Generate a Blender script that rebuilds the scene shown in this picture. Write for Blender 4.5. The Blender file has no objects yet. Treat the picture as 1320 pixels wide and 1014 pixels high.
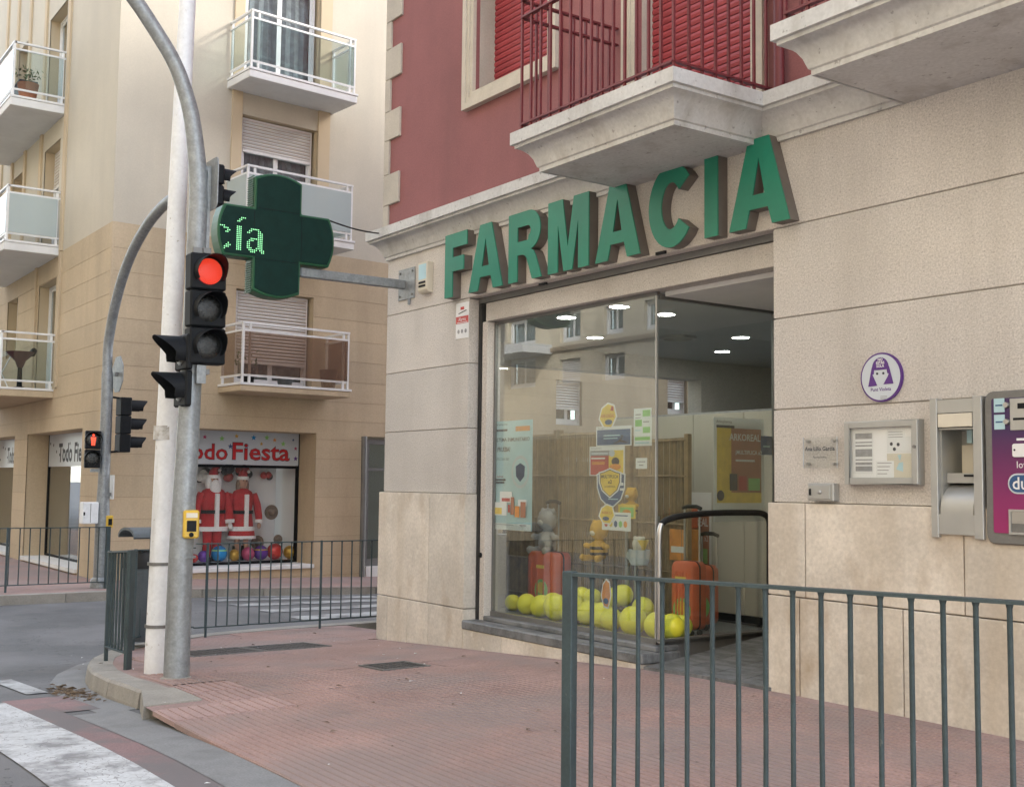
import bpy, bmesh, math, random
from math import radians, sin, cos, pi, atan, atan2, sqrt
from mathutils import Vector, Matrix
random.seed(7)
scene = bpy.context.scene
COL = scene.collection
# ------------------------------------------------------------------ camera
F_PX, CX, CY, PW = 1500.0, 660.0, 507.0, 1320.0          # calibration from the photograph's vanishing points
PITCH, ROLL, YAW = atan(115/F_PX), 0.0115, radians(180-35.07)
CAM = Vector((0, -5.7845, 1.30))
FWD = Vector((cos(YAW)*cos(PITCH), sin(YAW)*cos(PITCH), sin(PITCH)))
_rt = Vector((sin(YAW), -cos(YAW), 0)); _up = _rt.cross(FWD)
RGT = _rt*cos(ROLL)+_up*sin(ROLL); UPV = RGT.cross(FWD)
cd = bpy.data.cameras.new('camera'); co = bpy.data.objects.new('camera', cd); COL.objects.link(co)
cd.sensor_fit = 'HORIZONTAL'; cd.sensor_width = 36; cd.lens = 36*F_PX/PW; cd.clip_start = .05; cd.clip_end = 2000
m4 = Matrix((RGT, UPV, -FWD)).transposed().to_4x4(); m4.translation = CAM; co.matrix_world = m4
scene.camera = co
# ------------------------------------------------------------------ sky, sun, exposure
SUN_AZ, SUN_EL = radians(41), radians(29)                  # azimuth clockwise from +Y
w = bpy.data.worlds.new('World'); scene.world = w; w.use_nodes = True
nt = w.node_tree; nt.nodes.clear()
sky = nt.nodes.new('ShaderNodeTexSky'); sky.sky_type = 'NISHITA'; sky.sun_disc = False
sky.sun_elevation = SUN_EL; sky.sun_rotation = SUN_AZ; sky.air_density = 1.0; sky.dust_density = 1.0; sky.ozone_density = 1.0
bg = nt.nodes.new('ShaderNodeBackground'); bg.inputs[1].default_value = .15
wo = nt.nodes.new('ShaderNodeOutputWorld'); hs = nt.nodes.new('ShaderNodeHueSaturation'); hs.inputs['Saturation'].default_value = .45      # thin high cloud: a paler sky
nt.links.new(sky.outputs[0], hs.inputs['Color']); nt.links.new(hs.outputs[0], bg.inputs[0]); nt.links.new(bg.outputs[0], wo.inputs[0])
sl = bpy.data.lights.new('sun', 'SUN'); sl.energy = .5; sl.angle = radians(6); sl.color = (1, .93, .82)
so = bpy.data.objects.new('sun', sl); COL.objects.link(so)
sdir = Vector((sin(SUN_AZ)*cos(SUN_EL), cos(SUN_AZ)*cos(SUN_EL), sin(SUN_EL)))
so.rotation_euler = sdir.to_track_quat('Z', 'Y').to_euler(); so.location = (5, 20, 40)
vs = scene.view_settings; vs.view_transform = 'Standard'; vs.look = 'None'; vs.gamma = 1; vs.use_curve_mapping = False
vs.exposure = 2.5
# ------------------------------------------------------------------ pixel -> place helpers (photo pixels, 1320 wide)
def ray(px, py): return FWD+RGT*((px-CX)/F_PX)-UPV*((py-CY)/F_PX)
def onY(px, py, Y=0.): r = ray(px, py); return CAM+r*((Y-CAM.y)/r.y)
def onX(px, py, X): r = ray(px, py); return CAM+r*((X-CAM.x)/r.x)
def onZ(px, py, Z): r = ray(px, py); return CAM+r*((Z-CAM.z)/r.z)
def onP(px, py, n, p): r = ray(px, py); n = Vector(n); return CAM+r*(((Vector(p)-CAM).dot(n))/r.dot(n))
# ------------------------------------------------------------------ mesh helpers
ORG = {}                                                    # world origin of every object we parent to
FR = [Matrix.Identity(4)]                                   # current build frame
class frame:
    def __init__(s, m): s.m = m
    def __enter__(s): FR.append(FR[-1] @ s.m)
    def __exit__(s, *a): FR.pop()
def loc(x, y, z): return Matrix.Translation((x, y, z))
def rotz(a): return Matrix.Rotation(a, 4, 'Z')
class MB:
    def __init__(s): s.v = []; s.f = []
    def add(s, vs_, fs):
        n = len(s.v); s.v += [tuple(v) for v in vs_]; s.f += [tuple(i+n for i in f) for f in fs]; return s
    def box(s, x0, x1, y0, y1, z0, z1):
        if x0 > x1: x0, x1 = x1, x0
        if y0 > y1: y0, y1 = y1, y0
        if z0 > z1: z0, z1 = z1, z0
        return s.add([(x0,y0,z0),(x1,y0,z0),(x1,y1,z0),(x0,y1,z0),(x0,y0,z1),(x1,y0,z1),(x1,y1,z1),(x0,y1,z1)],
                     [(0,3,2,1),(4,5,6,7),(0,1,5,4),(1,2,6,5),(2,3,7,6),(3,0,4,7)])
    def bar(s, a, b, w=.02, d=None):                        # square bar between two points
        a, b = Vector(a), Vector(b); d = w if d is None else d
        t = (b-a).normalized(); u = t.cross(Vector((0,0,1)))
        if u.length < 1e-4: u = Vector((1,0,0))
        u.normalize(); v = u.cross(t); vs_ = []
        for p in (a, b):
            for su, sv in ((-1,-1),(1,-1),(1,1),(-1,1)): vs_.append(p+u*(su*w/2)+v*(sv*d/2))
        return s.add(vs_, [(0,1,2,3),(7,6,5,4),(0,4,5,1),(1,5,6,2),(2,6,7,3),(3,7,4,0)])
    def tube(s, pts, r, n=10, cap=True):
        pts = [Vector(p) for p in pts]; rs = r if isinstance(r, (list, tuple)) else [r]*len(pts)
        base = len(s.v); pu = None
        for i, p in enumerate(pts):
            t = (pts[min(i+1, len(pts)-1)]-pts[max(i-1, 0)]).normalized()
            if pu is None:
                u = t.cross(Vector((0,0,1)))
                if u.length < 1e-3: u = t.cross(Vector((0,1,0)))
            else: u = pu-t*pu.dot(t)
            u.normalize(); pu = u; v = t.cross(u)
            for k in range(n):
                a = 2*pi*k/n; s.v.append(tuple(p+(u*cos(a)+v*sin(a))*rs[i]))
        for i in range(len(pts)-1):
            for k in range(n):
                a, b = base+i*n+k, base+i*n+(k+1) % n; s.f.append((a, b, b+n, a+n))
        if cap:
            s.f.append(tuple(base+k for k in reversed(range(n)))); s.f.append(tuple(base+(len(pts)-1)*n+k for k in range(n)))
        return s
    def lathe(s, prof, c=(0,0,0), n=20, axis='Z', ring=False):          # prof: list of (r, h)
        base = len(s.v)
        for r, h in prof:
            for k in range(n):
                a = 2*pi*k/n; x, y = r*cos(a), r*sin(a)
                p = {'Z': (x,y,h), 'Y': (x,h,y), 'X': (h,x,y)}[axis]
                s.v.append((p[0]+c[0], p[1]+c[1], p[2]+c[2]))
        for i in range(len(prof)-1):
            for k in range(n):
                a, b = base+i*n+k, base+i*n+(k+1) % n; s.f.append((a, b, b+n, a+n))
        if ring:                                            # closed ring: join last profile point to first
            m_ = len(prof)-1
            for k in range(n):
                a, b = base+m_*n+k, base+m_*n+(k+1) % n; s.f.append((a, b, base+(k+1) % n, base+k))
            return s
        if prof[0][0] > 1e-5: s.f.append(tuple(base+k for k in range(n)))
        if prof[-1][0] > 1e-5: s.f.append(tuple(base+(len(prof)-1)*n+k for k in range(n)))
        return s
    def ball(s, c, rx, ry=None, rz=None, n=14, m=9):
        ry = ry or rx; rz = rz or rx; base = len(s.v)
        for i in range(m+1):
            t = pi*i/m
            for k in range(n):
                a = 2*pi*k/n; s.v.append((c[0]+rx*sin(t)*cos(a), c[1]+ry*sin(t)*sin(a), c[2]+rz*cos(t)))
        for i in range(m):
            for k in range(n):
                a, b = base+i*n+k, base+i*n+(k+1) % n; s.f.append((a, a+n, b+n, b))
        return s
    def prism(s, pts, d0, d1, axis='Y'):                    # polygon in a plane, pushed along axis
        n = len(pts)
        def P(p, d): return {'Y': (p[0], d, p[1]), 'X': (d, p[0], p[1]), 'Z': (p[0], p[1], d)}[axis]
        return s.add([P(p, d0) for p in pts]+[P(p, d1) for p in pts],
                     [tuple(range(n)), tuple(reversed(range(n, 2*n)))]+[(i, i+n, (i+1) % n+n, (i+1) % n) for i in range(n)])
def finish(me, smooth, bevel=0):
    bm = bmesh.new(); bm.from_mesh(me)
    bmesh.ops.remove_doubles(bm, verts=bm.verts, dist=1e-5)
    bmesh.ops.recalc_face_normals(bm, faces=bm.faces)
    if bevel:
        es = [e for e in bm.edges if len(e.link_faces) == 2 and e.calc_face_angle(0) > .6]
        bmesh.ops.bevel(bm, geom=es, offset=bevel, segments=1, affect='EDGES', clamp_overlap=True)
    bm.to_mesh(me); bm.free()
    if smooth:
        me.shade_smooth()
        try: me.set_sharp_from_angle(angle=radians(smooth if smooth > 1 else 40))
        except Exception: pass
def tag(o, label=None, cat=None, group=None, kind=None):
    if label: o['label'] = label
    if cat: o['category'] = cat
    if group: o['group'] = group
    if kind: o['kind'] = kind
    return o
def obj(name, mb, mat, parent=None, smooth=0, bevel=0, org=None):
    M = FR[-1]; vs_ = [M @ Vector(v) for v in mb.v]
    if parent is not None: o0 = ORG[parent.name]
    elif org is not None: o0 = Vector(org)
    else:
        xs = [v.x for v in vs_]; ys = [v.y for v in vs_]; zs = [v.z for v in vs_]
        o0 = Vector(((min(xs)+max(xs))/2, (min(ys)+max(ys))/2, min(zs)))
    me = bpy.data.meshes.new(name); me.from_pydata([v-o0 for v in vs_], [], mb.f)
    finish(me, smooth, bevel)
    me.materials.append(mat)
    o = bpy.data.objects.new(name, me); COL.objects.link(o); ORG[o.name] = o0
    if parent is None: o.location = o0
    else: o.parent = parent
    return o
def thing(name, at, label, cat, group=None):
    o = bpy.data.objects.new(name, None); COL.objects.link(o)
    p = FR[-1] @ Vector(at); o.location = p; o.empty_display_size = .1; ORG[o.name] = p
    return tag(o, label, cat, group)
def copy_at(src, where, rz=0, parent=None):                  # copy of a thing and its parts (shared meshes)
    c = src.copy(); COL.objects.link(c)
    if parent is None: c.location = where; c.rotation_euler.z = rz
    else: c.parent = parent
    for ch in list(src.children): copy_at(ch, None, 0, c)
    return c
def box(name, x0, x1, y0, y1, z0, z1, mat, parent=None, bevel=0, smooth=0): return obj(name, MB().box(x0,x1,y0,y1,z0,z1), mat, parent, smooth, bevel)
def text_mb(s, size, depth=0.0, bold=0.0, align='CENTER', xs=1.0):
    """lettering as geometry, lying in XZ, facing -Y"""
    c = bpy.data.curves.new('t', 'FONT'); c.body = s; c.size = size; c.extrude = depth; c.offset = bold; c.align_x = align; c.resolution_u = 2
    o = bpy.data.objects.new('t', c); COL.objects.link(o)
    bpy.context.view_layer.update()
    me = bpy.data.meshes.new_from_object(o.evaluated_get(bpy.context.evaluated_depsgraph_get()))
    mb = MB(); mb.add([(v.co.x*xs, -v.co.z, v.co.y) for v in me.vertices], [tuple(p.vertices) for p in me.polygons])
    bpy.data.objects.remove(o); bpy.data.curves.remove(c); bpy.data.meshes.remove(me)
    return mb
# ------------------------------------------------------------------ materials (all procedural, world-position based)
def mat(name, col, rough=.7, metal=0., var=.12, vs_=2.0, fine=.0, fs=60., bump=0., bs=80., rand=0., streak=None, spots=None, cracks=None, emis=None, spec=.5, bands=None, coat=0., zdirt=None):
    m = bpy.data.materials.new(name); m.use_nodes = True; n = m.node_tree; N = n.nodes; Lk = n.links
    b = N['Principled BSDF']; b.inputs['Roughness'].default_value = rough; b.inputs['Metallic'].default_value = metal
    b.inputs['Specular IOR Level'].default_value = spec; b.inputs['Coat Weight'].default_value = coat
    geo = N.new('ShaderNodeNewGeometry'); pos = geo.outputs['Position']
    def noise(scale, det=3, stretch=None, rough_=.6):
        t = N.new('ShaderNodeTexNoise'); t.inputs['Scale'].default_value = scale; t.inputs['Detail'].default_value = det; t.inputs['Roughness'].default_value = rough_
        if stretch:
            mp = N.new('ShaderNodeMapping'); mp.inputs['Scale'].default_value = stretch; Lk.new(pos, mp.inputs[0]); Lk.new(mp.outputs[0], t.inputs[0])
        else: Lk.new(pos, t.inputs[0])
        return t.outputs['Fac']
    def ramp(fac, a, b_, ca=(0,0,0,1), cb=(1,1,1,1)):
        r = N.new('ShaderNodeValToRGB'); r.color_ramp.elements[0].position = a; r.color_ramp.elements[1].position = b_
        r.color_ramp.elements[0].color = ca; r.color_ramp.elements[1].color = cb; Lk.new(fac, r.inputs[0]); return r.outputs[0]
    def mix(fac, a, b_, mode='MIX'):
        x = N.new('ShaderNodeMix'); x.data_type = 'RGBA'; x.blend_type = mode
        for sck, val in ((x.inputs[0], fac), (x.inputs[6], a), (x.inputs[7], b_)):
            if hasattr(val, 'is_linked') or hasattr(val, 'links'): Lk.new(val, sck)
            elif isinstance(val, (int, float)): sck.default_value = val
            else: sck.default_value = (*val[:3], 1)
        return x.outputs[2]
    c4 = tuple(col)
    lo = tuple(max(0, x*(1-var)) for x in c4); hi = tuple(min(1, x*(1+var)) for x in c4)
    out = mix(ramp(noise(vs_, 4), .3, .7), lo, hi) if var else None
    if out is None:
        r = N.new('ShaderNodeRGB'); r.outputs[0].default_value = (*c4, 1); out = r.outputs[0]
    if fine: out = mix(1.0, out, ramp(noise(fs, 2), .3, .7, (1-fine,)*3+(1,), (1+fine,)*3+(1,)), 'MULTIPLY')
    if rand:
        oi = N.new('ShaderNodeObjectInfo'); out = mix(1.0, out, ramp(oi.outputs['Random'], 0, 1, (1-rand, 1-rand*.9, 1-rand*.8, 1), (1+rand, 1+rand*.9, 1+rand*.8, 1)), 'MULTIPLY')
    if streak: out = mix(ramp(noise(streak[2], 4, (1,1,.12)), streak[3] if len(streak) > 3 else .5, .8, (0,0,0,1), (streak[1],)*3+(1,)), out, streak[0])
    if spots: out = mix(ramp(noise(spots[2], 2), spots[3], spots[3]+.06, (0,0,0,1), (spots[1],)*3+(1,)), out, spots[0])
    if bands:                                                # patches of another colour with soft irregular outline
        out = mix(ramp(noise(bands[2], 5, bands[4] if len(bands) > 4 else None), bands[3]-.08, bands[3]+.08, (0,0,0,1), (bands[1],)*3+(1,)), out, bands[0])
    if cracks:
        v = N.new('ShaderNodeTexVoronoi'); v.feature = 'DISTANCE_TO_EDGE'; v.inputs['Scale'].default_value = cracks[1]
        wn = N.new('ShaderNodeTexNoise'); wn.inputs['Scale'].default_value = 6; Lk.new(pos, wn.inputs[0])
        va = N.new('ShaderNodeVectorMath'); va.operation = 'ADD'; Lk.new(pos, va.inputs[0]); Lk.new(wn.outputs['Color'], va.inputs[1]); Lk.new(va.outputs[0], v.inputs['Vector'])
        out = mix(ramp(v.outputs['Distance'], 0, cracks[2], (1,1,1,1), (0,0,0,1)), out, cracks[0])
    Lk.new(out, b.inputs['Base Color'])
    if bump:
        bn = N.new('ShaderNodeBump'); bn.inputs['Strength'].default_value = bump; bn.inputs['Distance'].default_value = .004
        Lk.new(noise(bs, 4), bn.inputs['Height']); Lk.new(bn.outputs[0], b.inputs['Normal'])
    if emis: b.inputs['Emission Color'].default_value = (*emis[0], 1); b.inputs['Emission Strength'].default_value = emis[1]
    return m
def glass(name, tint=(.93,.97,.96), gain=1.0, rough=0.0, haze=0.0, hazecol=(.7,.75,.75), ior=1.5):
    m = bpy.data.materials.new(name); m.use_nodes = True; n = m.node_tree; N = n.nodes; Lk = n.links; N.clear()
    o = N.new('ShaderNodeOutputMaterial'); t = N.new('ShaderNodeBsdfTransparent'); g = N.new('ShaderNodeBsdfGlossy'); f = N.new('ShaderNodeFresnel')
    t.inputs[0].default_value = (*tint, 1); g.inputs['Roughness'].default_value = rough; g.inputs[0].default_value = (1,1,1,1)
    ge = N.new('ShaderNodeNewGeometry'); io = N.new('ShaderNodeMapRange'); Lk.new(ge.outputs['Backfacing'], io.inputs[0])
    io.inputs[3].default_value = ior; io.inputs[4].default_value = 1/ior; Lk.new(io.outputs[0], f.inputs[0])     # same reflectance from both faces of the pane
    mu = N.new('ShaderNodeMath'); mu.operation = 'MULTIPLY'; mu.inputs[1].default_value = gain; mu.use_clamp = True; Lk.new(f.outputs[0], mu.inputs[0])
    base = t.outputs[0]
    if haze:
        d = N.new('ShaderNodeBsdfDiffuse'); d.inputs[0].default_value = (*hazecol, 1); x0 = N.new('ShaderNodeMixShader'); x0.inputs[0].default_value = haze
        Lk.new(t.outputs[0], x0.inputs[1]); Lk.new(d.outputs[0], x0.inputs[2]); base = x0.outputs[0]
    x = N.new('ShaderNodeMixShader'); Lk.new(mu.outputs[0], x.inputs[0]); Lk.new(base, x.inputs[1]); Lk.new(g.outputs[0], x.inputs[2]); Lk.new(x.outputs[0], o.inputs[0])
    return m
K = dict(
 granite=mat('speckled_stone', (.545,.515,.482), .8, var=.11, vs_=.9, fine=.20, fs=85, bump=.5, bs=110, rand=.06, spots=((.24,.22,.20), .5, 70, .61), streak=((.31,.285,.25), .5, 1.6, .46)),
 traver=mat('travertine', (.585,.54,.475), .65, var=.16, vs_=1.8, fine=.10, fs=40, bump=.3, bs=60, rand=.08, streak=((.43,.34,.23), .55, 2.6, .46), bands=((.34,.25,.16), .75, 1.9, .65, (1,1,.55)), spots=((.72,.68,.6), .5, 9, .66)),
 redwall=mat('red_render', (.255,.097,.097), .85, var=.12, vs_=.9, fine=.08, fs=70, bump=.35, bs=140, streak=((.155,.07,.068), .5, 1.4, .48)),
 quoin=mat('quoin_stone', (.44,.40,.34), .8, var=.1, vs_=2.5, fine=.06, fs=60, bump=.2, bs=90, rand=.05),
 mould=mat('painted_moulding', (.54,.54,.53), .7, var=.10, vs_=2.2, fine=.08, fs=40, bump=.2, bs=60, streak=((.27,.245,.21), .7, 4.0, .52), spots=((.13,.12,.11), .5, 24, .66)),
 surround=mat('window_surround_stone', (.50,.45,.37), .75, var=.1, vs_=3, fine=.05, fs=60, bump=.15, bs=80, streak=((.3,.25,.18), .4, 5.0, .55)),
 redbar=mat('dark_red_paint', (.14,.022,.026), .5, var=.15, vs_=8, fine=.1, fs=60, bump=.1),
 redshut=mat('red_shutter', (.30,.036,.045), .55, var=.12, vs_=4, rand=.05),
 dark=mat('dark_gap', (.03,.03,.03), .9, var=.1),
 green=mat('green_enamel', (.012,.20,.125), .42, var=.1, vs_=2.0, fine=.03, fs=30, streak=((.02,.15,.10), .5, 6, .5)),
 letside=mat('letter_side_metal', (.17,.15,.135), .55, metal=.3, var=.12, vs_=5),
 steelgrey=mat('grey_metal', (.19,.19,.185), .5, metal=.5, var=.12, vs_=3, fine=.05),
 alu=mat('aluminium_frame', (.44,.445,.43), .45, metal=.6, var=.06, vs_=4),
 galv=mat('galvanised_steel', (.27,.29,.30), .5, metal=.35, var=.18, vs_=14, fine=.12, fs=45, bump=.08, bs=60, streak=((.17,.16,.14), .5, 7, .5)),
 whitepaint=mat('white_painted_steel', (.74,.76,.78), .5, var=.07, vs_=5, fine=.05, fs=30, streak=((.42,.40,.36), .5, 5, .60), spots=((.3,.27,.22), .6, 25, .69)),
 fence=mat('blue_grey_paint', (.036,.058,.064), .5, var=.18, vs_=7, fine=.12, fs=60, bump=.1, bs=90, spots=((.12,.13,.12), .5, 40, .68)),
 asphalt=mat('asphalt', (.12,.123,.127), .9, var=.2, vs_=.8, fine=.3, fs=160, bump=.6, bs=220, bands=((.19,.19,.195), .6, .6, .52), cracks=((.07,.07,.07), .5, .008)),
 gutter=mat('gutter_concrete', (.225,.23,.232), .85, var=.15, vs_=2, fine=.15, fs=90, bump=.3, bs=120, bands=((.13,.13,.13), .6, 2.0, .56)),
 kerb=mat('kerb_concrete', (.28,.265,.235), .85, var=.18, vs_=3, fine=.12, fs=70, bump=.3, bs=110, rand=.06, streak=((.2,.18,.15), .5, 4, .5)),
 tile=mat('red_paving', (.318,.212,.188), .85, var=.14, vs_=1.3, fine=.16, fs=60, bump=.35, bs=120, rand=.045, bands=((.255,.205,.192), .75, .8, .50), spots=((.16,.12,.115), .7, 17, .70)),
 tilejoint=mat('paving_joint', (.285,.20,.183), .95, var=.2, vs_=2, fine=.15, fs=60),
 tactile=mat('tactile_paving', (.345,.24,.22), .85, var=.14, vs_=2, fine=.12, fs=60, bump=.2, rand=.05),
 white=mat('worn_road_paint', (.50,.52,.53), .75, var=.12, vs_=4, fine=.1, fs=50, bump=.2, bs=90, bands=((.17,.17,.175), .85, 3.5, .58), cracks=((.2,.2,.2), 4, .03)),
 redroad=mat('worn_red_road_paint', (.225,.145,.145), .85, var=.15, vs_=2, fine=.2, fs=90, bump=.4, bs=200, bands=((.15,.14,.142), .9, 2.2, .5)),
 whiteold=mat('old_road_paint', (.40,.415,.42), .8, var=.15, vs_=3, fine=.12, fs=50, bands=((.17,.17,.175), .9, 2.5, .52)),
 displaywhite=mat('display_white', (.84,.84,.84), .7, var=.02),
 iron=mat('cast_iron_cover', (.062,.056,.052), .7, metal=.3, var=.2, vs_=6, fine=.2, fs=60, bump=.4, bs=90),
 cream=mat('cream_render', (.52,.475,.385), .85, var=.07, vs_=.6, fine=.04, fs=40, bump=.15, bs=120, streak=((.38,.355,.30), .5, .9, .46)),
 tan=mat('tan_render', (.50,.40,.27), .85, var=.08, vs_=.7, fine=.06, fs=30, bump=.25, bs=90, rand=.05, streak=((.30,.235,.16), .6, 1.1, .46)),
 tanjoint=mat('tan_joint', (.34,.265,.18), .9, var=.1),
 tanpil=mat('tan_strip_render', (.52,.42,.285), .85, var=.06, vs_=1),
 whitewall=mat('white_render', (.70,.70,.69), .8, var=.05, vs_=2, streak=((.5,.48,.45), .3, 3, .52)),
 whitemetal=mat('white_metal', (.72,.72,.71), .4, var=.05, vs_=4, fine=.03, fs=20),
 shutter=mat('white_shutter', (.62,.61,.60), .5, var=.05, vs_=3, rand=.03),
 black=mat('black_plastic', (.007,.0085,.0105), .6, var=.2, vs_=10, fine=.1, spec=.22),
 blackrub=mat('black_rubber', (.012,.012,.013), .6, var=.2),
 lens=mat('dark_lens', (.014,.015,.0145), .25, var=.2, vs_=40, bump=.5, bs=260),
 yellow=mat('yellow_box', (.62,.40,.05), .45, var=.1, vs_=8, fine=.08),
 slate=mat('dark_slate', (.115,.12,.122), .55, var=.25, vs_=4, fine=.2, fs=40, bump=.3, bs=50, bands=((.21,.215,.22), .8, 5, .52, (1,3,1))),
 chrome=mat('chrome', (.5,.5,.5), .33, metal=1., var=.03),
 ivory=mat('ivory_plastic', (.62,.58,.48), .5, var=.05),
 paper=mat('white_paper', (.75,.76,.76), .7, var=.03),
 bluep=mat('poster_pale_blue', (.42,.62,.68), .5, var=.08, vs_=4),
 ink=mat('dark_ink', (.03,.035,.05), .6, var=.1),
 navy=mat('navy_print', (.03,.09,.22), .5, var=.15, vs_=8),
 orange=mat('orange_shell', (.62,.12,.04), .38, var=.08, vs_=6),
 redprint=mat('red_print', (.48,.05,.04), .5, var=.12, vs_=9),
 orangeprint=mat('orange_print', (.70,.28,.05), .5, var=.2, vs_=14),
 yellowprint=mat('yellow_print', (.75,.55,.08), .5, var=.15, vs_=12),
 greenprint=mat('green_print', (.25,.55,.16), .5, var=.15, vs_=12),
 greyprint=mat('grey_print', (.30,.30,.31), .6, var=.2, vs_=30),
 purple=mat('purple_print', (.09,.025,.20), .45, var=.08),
 plaque=mat('plaque_silver', (.52,.57,.62), .4, var=.04),
 yball=mat('yellow_balloon', (.92,.86,.06), .38, var=.05, vs_=5),
 cane=mat('cane', (.27,.19,.105), .7, var=.25, vs_=9, rand=.18, fine=.1, fs=40),
 beige=mat('beige_panel', (.44,.41,.35), .6, var=.05, vs_=2),
 wallin=mat('interior_wall', (.62,.56,.44), .7, var=.04),
 ceil=mat('interior_ceiling', (.42,.43,.43), .8, var=.05),
 floorin=mat('interior_floor', (.24,.24,.24), .4, var=.1),
 lamp=mat('lamp_glow', (1,1,1), .5, var=0, emis=((1,.96,.9), 16.0)),
 redglow=mat('red_signal_glow', (.16,.006,.005), .4, var=0, emis=((1,.015,.01), .05)),
 reddot=mat('red_led_dot', (.5,.02,.01), .4, var=0, emis=((1,.09,.035), .26)),
 ledgreen=mat('led_green', (.5,1,.6), .4, var=0, emis=((.22,1,.36), .22)),
 crossdark=mat('led_panel_dark', (.004,.026,.020), .6, var=.15, vs_=12, bump=.4, bs=200, spec=.2),
 crossgreen=mat('cross_housing_green', (.010,.085,.035), .4, var=.12, vs_=5),
 clearglass=glass('shop_glass', gain=2.4, haze=.008, hazecol=(.75,.78,.76)), plainglass=glass('display_glass', (.97,.98,.98), .8),
 houseglass=glass('window_glass', (.78,.82,.83), 1.3),
 balcglass=glass('balcony_glass', (.80,.86,.86), 1.3),
 smokeglass=glass('smoked_balcony_glass', (.74,.67,.61), 1.0, 0, .10, (.42,.34,.28)),
 frost=glass('frosted_balcony_glass', (.75,.82,.80), 1.0, .3, .62, (.55,.62,.62)),
 acrylic=glass('clear_acrylic', (.95,.96,.96), 1.0),
 curtain=mat('curtain_cloth', (.55,.56,.56), .9, var=.25, vs_=8),
 roomdark=mat('dim_room', (.06,.06,.06), .9, var=.1),
 terracotta=mat('terracotta', (.40,.16,.09), .8, var=.12, vs_=8),
 leaf=mat('leaf_green', (.05,.11,.03), .6, var=.3, vs_=20),
 dryleaf=mat('dry_leaf', (.17,.12,.075), .8, var=.4, vs_=30, rand=.2),
 brick=mat('balcony_brick', (.36,.22,.15), .85, var=.15, vs_=5),
 santared=mat('red_velvet', (.50,.025,.03), .85, var=.15, vs_=10),
 fur=mat('white_plush', (.86,.84,.82), .95, var=.08, vs_=30, bump=.5, bs=90),
 skin=mat('mannequin_skin', (.50,.29,.20), .6, var=.06),
 gold=mat('gold_balloon', (.55,.33,.05), .28, metal=.5, var=.08),
 purpleball=mat('purple_balloon', (.16,.06,.36), .25, metal=.3, var=.1),
 blueball=mat('blue_balloon', (.03,.28,.62), .25, metal=.3, var=.1),
 redball=mat('red_balloon', (.55,.06,.05), .25, metal=.3, var=.1),
 pinkball=mat('pink_balloon', (.50,.08,.18), .25, metal=.2, var=.1),
 wicker=mat('wicker', (.24,.17,.12), .8, var=.3, vs_=30, bump=.6, bs=120),
 plush=mat('plush_yellow', (.60,.34,.04), .95, var=.15, vs_=20, bump=.4, bs=90),
 plushgrey=mat('plush_grey', (.42,.41,.40), .95, var=.15, vs_=20, bump=.4, bs=90),
 binmat=mat('bin_grey', (.085,.10,.11), .55, var=.12, vs_=6, fine=.08),
 magenta=mat('vending_magenta', (.22,.018,.12), .32, var=.1, vs_=2),
)
# ------------------------------------------------------------------ the ground: the street falls gently away from the camera
def lerp(a, b, t): return a+(b-a)*t
def smooth01(t): t = max(0, min(1, t)); return t*t*(3-2*t)
def gx(x, y=0):
    if x > -12: t = max(-6, min(4.5, -6.1-x)); z = -.064*(t/2+sqrt(t*t/4+.12))-(.045*(-10.6-x) if x < -10.6 else 0)+.004
    elif x > -18: z = -.35-.005*(-12-x)
    else: z = -.38
    if x < -14: z -= .03*max(0, min(y, 6))*smooth01((-14-x)/4)
    return z
def walk(x, y): return gx(x, y)-.036*max(0, min(-y, 3.5))*smooth01((x+8.5)/2.6)   # pavement: cross fall where the kerb is dropped
def road_z(x, y): return gx(x, y)-.135
def sheet(name, xs, ys, zf, m, kind='structure', inside=None, parent=None):
    mb = MB(); nx, ny = len(xs), len(ys)
    mb.v = [(x, y, zf(x, y)) for x in xs for y in ys]
    for i in range(nx-1):
        for j in range(ny-1):
            if inside and not inside((xs[i]+xs[i+1])/2, (ys[j]+ys[j+1])/2): continue
            mb.f.append((i*ny+j, (i+1)*ny+j, (i+1)*ny+j+1, i*ny+j+1))
    o = obj(name, mb, m, parent, smooth=60)
    if kind and parent is None: tag(o, kind=kind)
    return o
def rng(a, b, n): return [a+(b-a)*i/n for i in range(n+1)]
sheet('road', [-500,-120,-60,-40,-30,-24]+rng(-20, -3, 34)+[0,5,20,60,500], [-500,-100,-40,-20,-12]+rng(-8, 8, 32)+[12,30,100,500], road_z, K['asphalt'])
# near pavement -----------------------------------------------------
OUT = [(-8.0,-3.22),(-8.8,-3.21),(-9.5,-3.13),(-10.1,-3.0),(-10.7,-2.8),(-11.3,-2.48),(-11.85,-2.0),(-12.25,-1.35),(-12.4,-.5),(-12.42,.5),(-12.42,1.5),(-12.42,3),(-12.42,5),(-12.42,8)]
def offset(path, d):
    r = []
    for i, p in enumerate(path):
        a = Vector(path[max(i-1, 0)]); b = Vector(path[min(i+1, len(path)-1)]); t = (b-a).normalized(); n = Vector((t.y, -t.x))
        r.append((p[0]+n.x*d, p[1]+n.y*d))
    return r
INN = offset(OUT, .2)
poly = [(4,.5),(4,-3.36),(-7.45,-3.36),(-7.5,-3.0)]+INN[:9]+[(-12.22,.5)]
def inpoly(x, y, P=poly):
    c = False; j = len(P)-1
    for i in range(len(P)):
        if (P[i][1] > y) != (P[j][1] > y) and x < (P[j][0]-P[i][0])*(y-P[i][1])/(P[j][1]-P[i][1])+P[i][0]: c = not c
        j = i
    return c
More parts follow.
